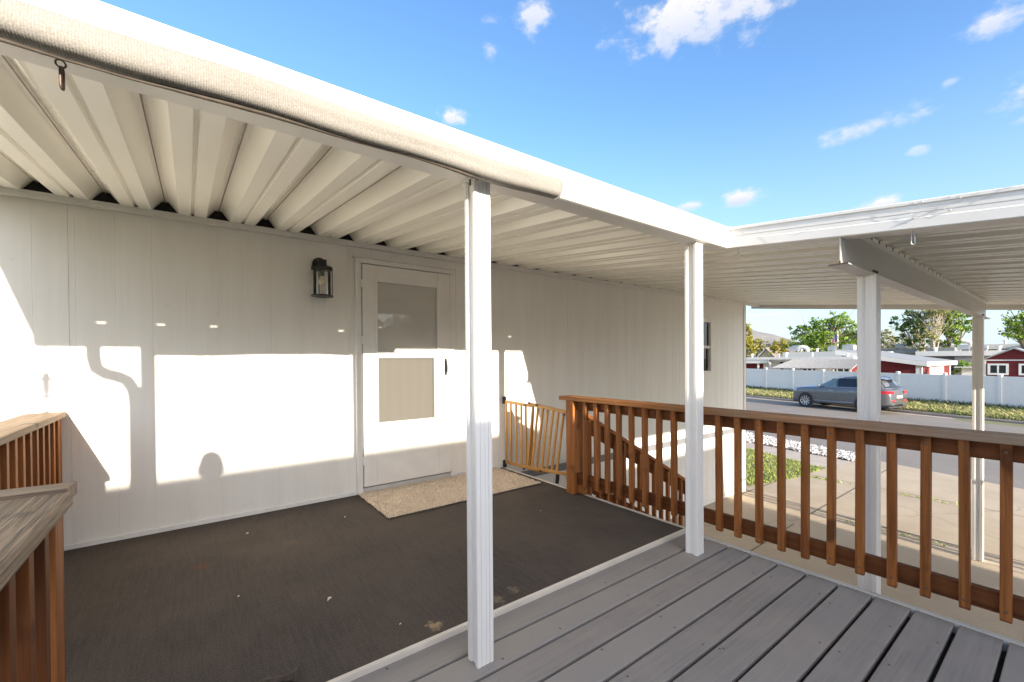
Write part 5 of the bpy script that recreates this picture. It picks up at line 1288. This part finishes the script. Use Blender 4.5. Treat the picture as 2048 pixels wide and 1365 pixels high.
def clothesline():
    r = thing('clothesline', (8, -6, GZ), 'two-cord clothesline on steel posts beyond the carport', 'clothesline')
    for y, x in ((-3.2, 8.05), (-9.2, 7.35)):
        m = MB(); m.tube([(x, y, GZ), (x, y, .62)], .04, 10); m.tube([(x-.28, y, .6), (x+.28, y, .6)], .03, 8); m.build('post', M['galv'], r)
    for d in (-.16, .16):
        m = MB(); m.tube([(8.05+d, -3.2, .61), (7.7+d, -6.2, .57), (7.35+d, -9.2, .61)], .017, 6); m.build('cord', M['white_paint'], r)
clothesline()
plain('skin', (.52,.32,.23), .55, var=.05); plain('hair', (.05,.03,.02), .6); plain('jacket', (.06,.07,.09), .85, bump=.3); plain('jeans', (.05,.07,.13), .9, bump=.3); plain('shoe', (.03,.03,.03), .7)
def photographer():
    px, py = -.385, -.50
    root = thing('person', (px, py, -.01), 'person in a dark jacket and jeans standing behind the tripod', 'person')
    def skin(name, verts, edges, radii, mat, sub=2, parent=root):
        me = bpy.data.meshes.new(name); me.from_pydata([Vector(v) for v in verts], edges, []); o = bpy.data.objects.new(name, me); COL.objects.link(o); o.parent = parent
        md = o.modifiers.new('Skin', 'SKIN'); md.use_smooth_shade = True
        for i, r_ in enumerate(radii): me.skin_vertices[0].data[i].radius = (r_, r_) if not isinstance(r_, tuple) else r_
        me.skin_vertices[0].data[0].use_root = True
        s = o.modifiers.new('Sub', 'SUBSURF'); s.levels = sub; s.render_levels = sub; me.materials.append(mat); return o
    V = [(0,0,.90),(0,.01,1.06),(0,.01,1.24),(0,0,1.36),(0,0,1.43),(0,.015,1.50),(0,.02,1.58),(0,.015,1.64)]; E_ = [(0,1),(1,2),(2,3),(3,4),(4,5),(5,6),(6,7)]
    Rr = [(.15,.11),(.135,.10),(.16,.11),(.12,.09),.052,.062,.076,.055]
    def add(p, par, r_): V.append(p); Rr.append(r_); E_.append((par, len(V)-1)); return len(V)-1
    for sg in (1, -1):
        h = add((sg*.095, 0, .82), 0, .09); k = add((sg*.11, .015, .47), h, .058); c = add((sg*.115, -.01, .30), k, .055); a = add((sg*.12, -.02, .08), c, .036); add((sg*.135, .11, .035), a, (.04,.03))
        s = add((sg*.17, 0, 1.33), 3, .062); e = add((sg*.22, .03, 1.06), s, .043); w = add((sg*.18, .22, .97), e, .028); q = add((sg*.165, .28, .965), w, (.036,.018))
        for i, (dx, L) in enumerate(((-.03,.062),(-.012,.075),(.006,.070),(.022,.055))):
            f = add((sg*(.165)+dx*sg, .33, .965), q, .009); f2 = add((sg*.165+dx*sg*1.05, .33+L*.55, .955), f, .008); add((sg*.165+dx*sg*1.05, .33+L*.85, .935), f2, .007)
        t1 = add((sg*.165-sg*.045, .30, .955), q, .010); add((sg*.165-sg*.055, .335, .940), t1, .008)
    skin('body', V, E_, Rr, M['skin'])
    skin('jacket', [(0,0,.93),(0,.01,1.06),(0,.01,1.24),(0,0,1.37),(.17,0,1.33),(.22,.03,1.06),(.19,.18,.985),(-.17,0,1.33),(-.22,.03,1.06),(-.19,.18,.985)], [(0,1),(1,2),(2,3),(3,4),(4,5),(5,6),(3,7),(7,8),(8,9)], [(.17,.125),(.15,.115),(.175,.125),(.10,.09),.073,.054,.042,.073,.054,.042], M['jacket'])
    skin('trousers', [(0,0,.90),(.095,0,.82),(.11,.015,.47),(.118,-.012,.12),(-.095,0,.82),(-.11,.015,.47),(-.118,-.012,.12)], [(0,1),(1,2),(2,3),(0,4),(4,5),(5,6)], [(.16,.12),.102,.07,.056,.102,.07,.056], M['jeans'])
    for sg in (1, -1): skin('shoe', [(sg*.12,-.045,.05),(sg*.125,.04,.05),(sg*.135,.14,.038)], [(0,1),(1,2)], [.045,(.045,.045),(.044,.032)], M['shoe'])
    skin('hair', [(0,-.035,1.52),(0,-.03,1.60),(0,.0,1.665),(0,.05,1.665)], [(0,1),(1,2),(2,3)], [.105,.098,.080,.045], M['hair'])
    m = MB(); m.lathe((0,.098,1.575), [(0,.03),(.008,.02),(.013,0),(0,-.006)], 8); 
    for sg in (1, -1): m.lathe((sg*.083, .01, 1.575), [(0,.03),(.009,.02),(.008,-.02),(0,-.03)], 8)
    me = m; me.v = [(x+px, y+py, z-.01) for x, y, z in me.v]; me.build('features', M['skin'], root, smooth=True)
    for sg in (1, -1):
        e = MB(); e.lathe((sg*.03+px, .083+py, 1.575-.01+.012), [(0,.009),(.011,.004),(.011,-.004),(0,-.009)], 10); e.build('eye', M['white_paint'], root, smooth=True)
    e = MB(); e.tube([(px-.025, py+.088, 1.523), (px, py+.096, 1.520), (px+.025, py+.088, 1.523)], .005, 6); e.build('mouth', M['tail_red'], root, smooth=True)
photographer()
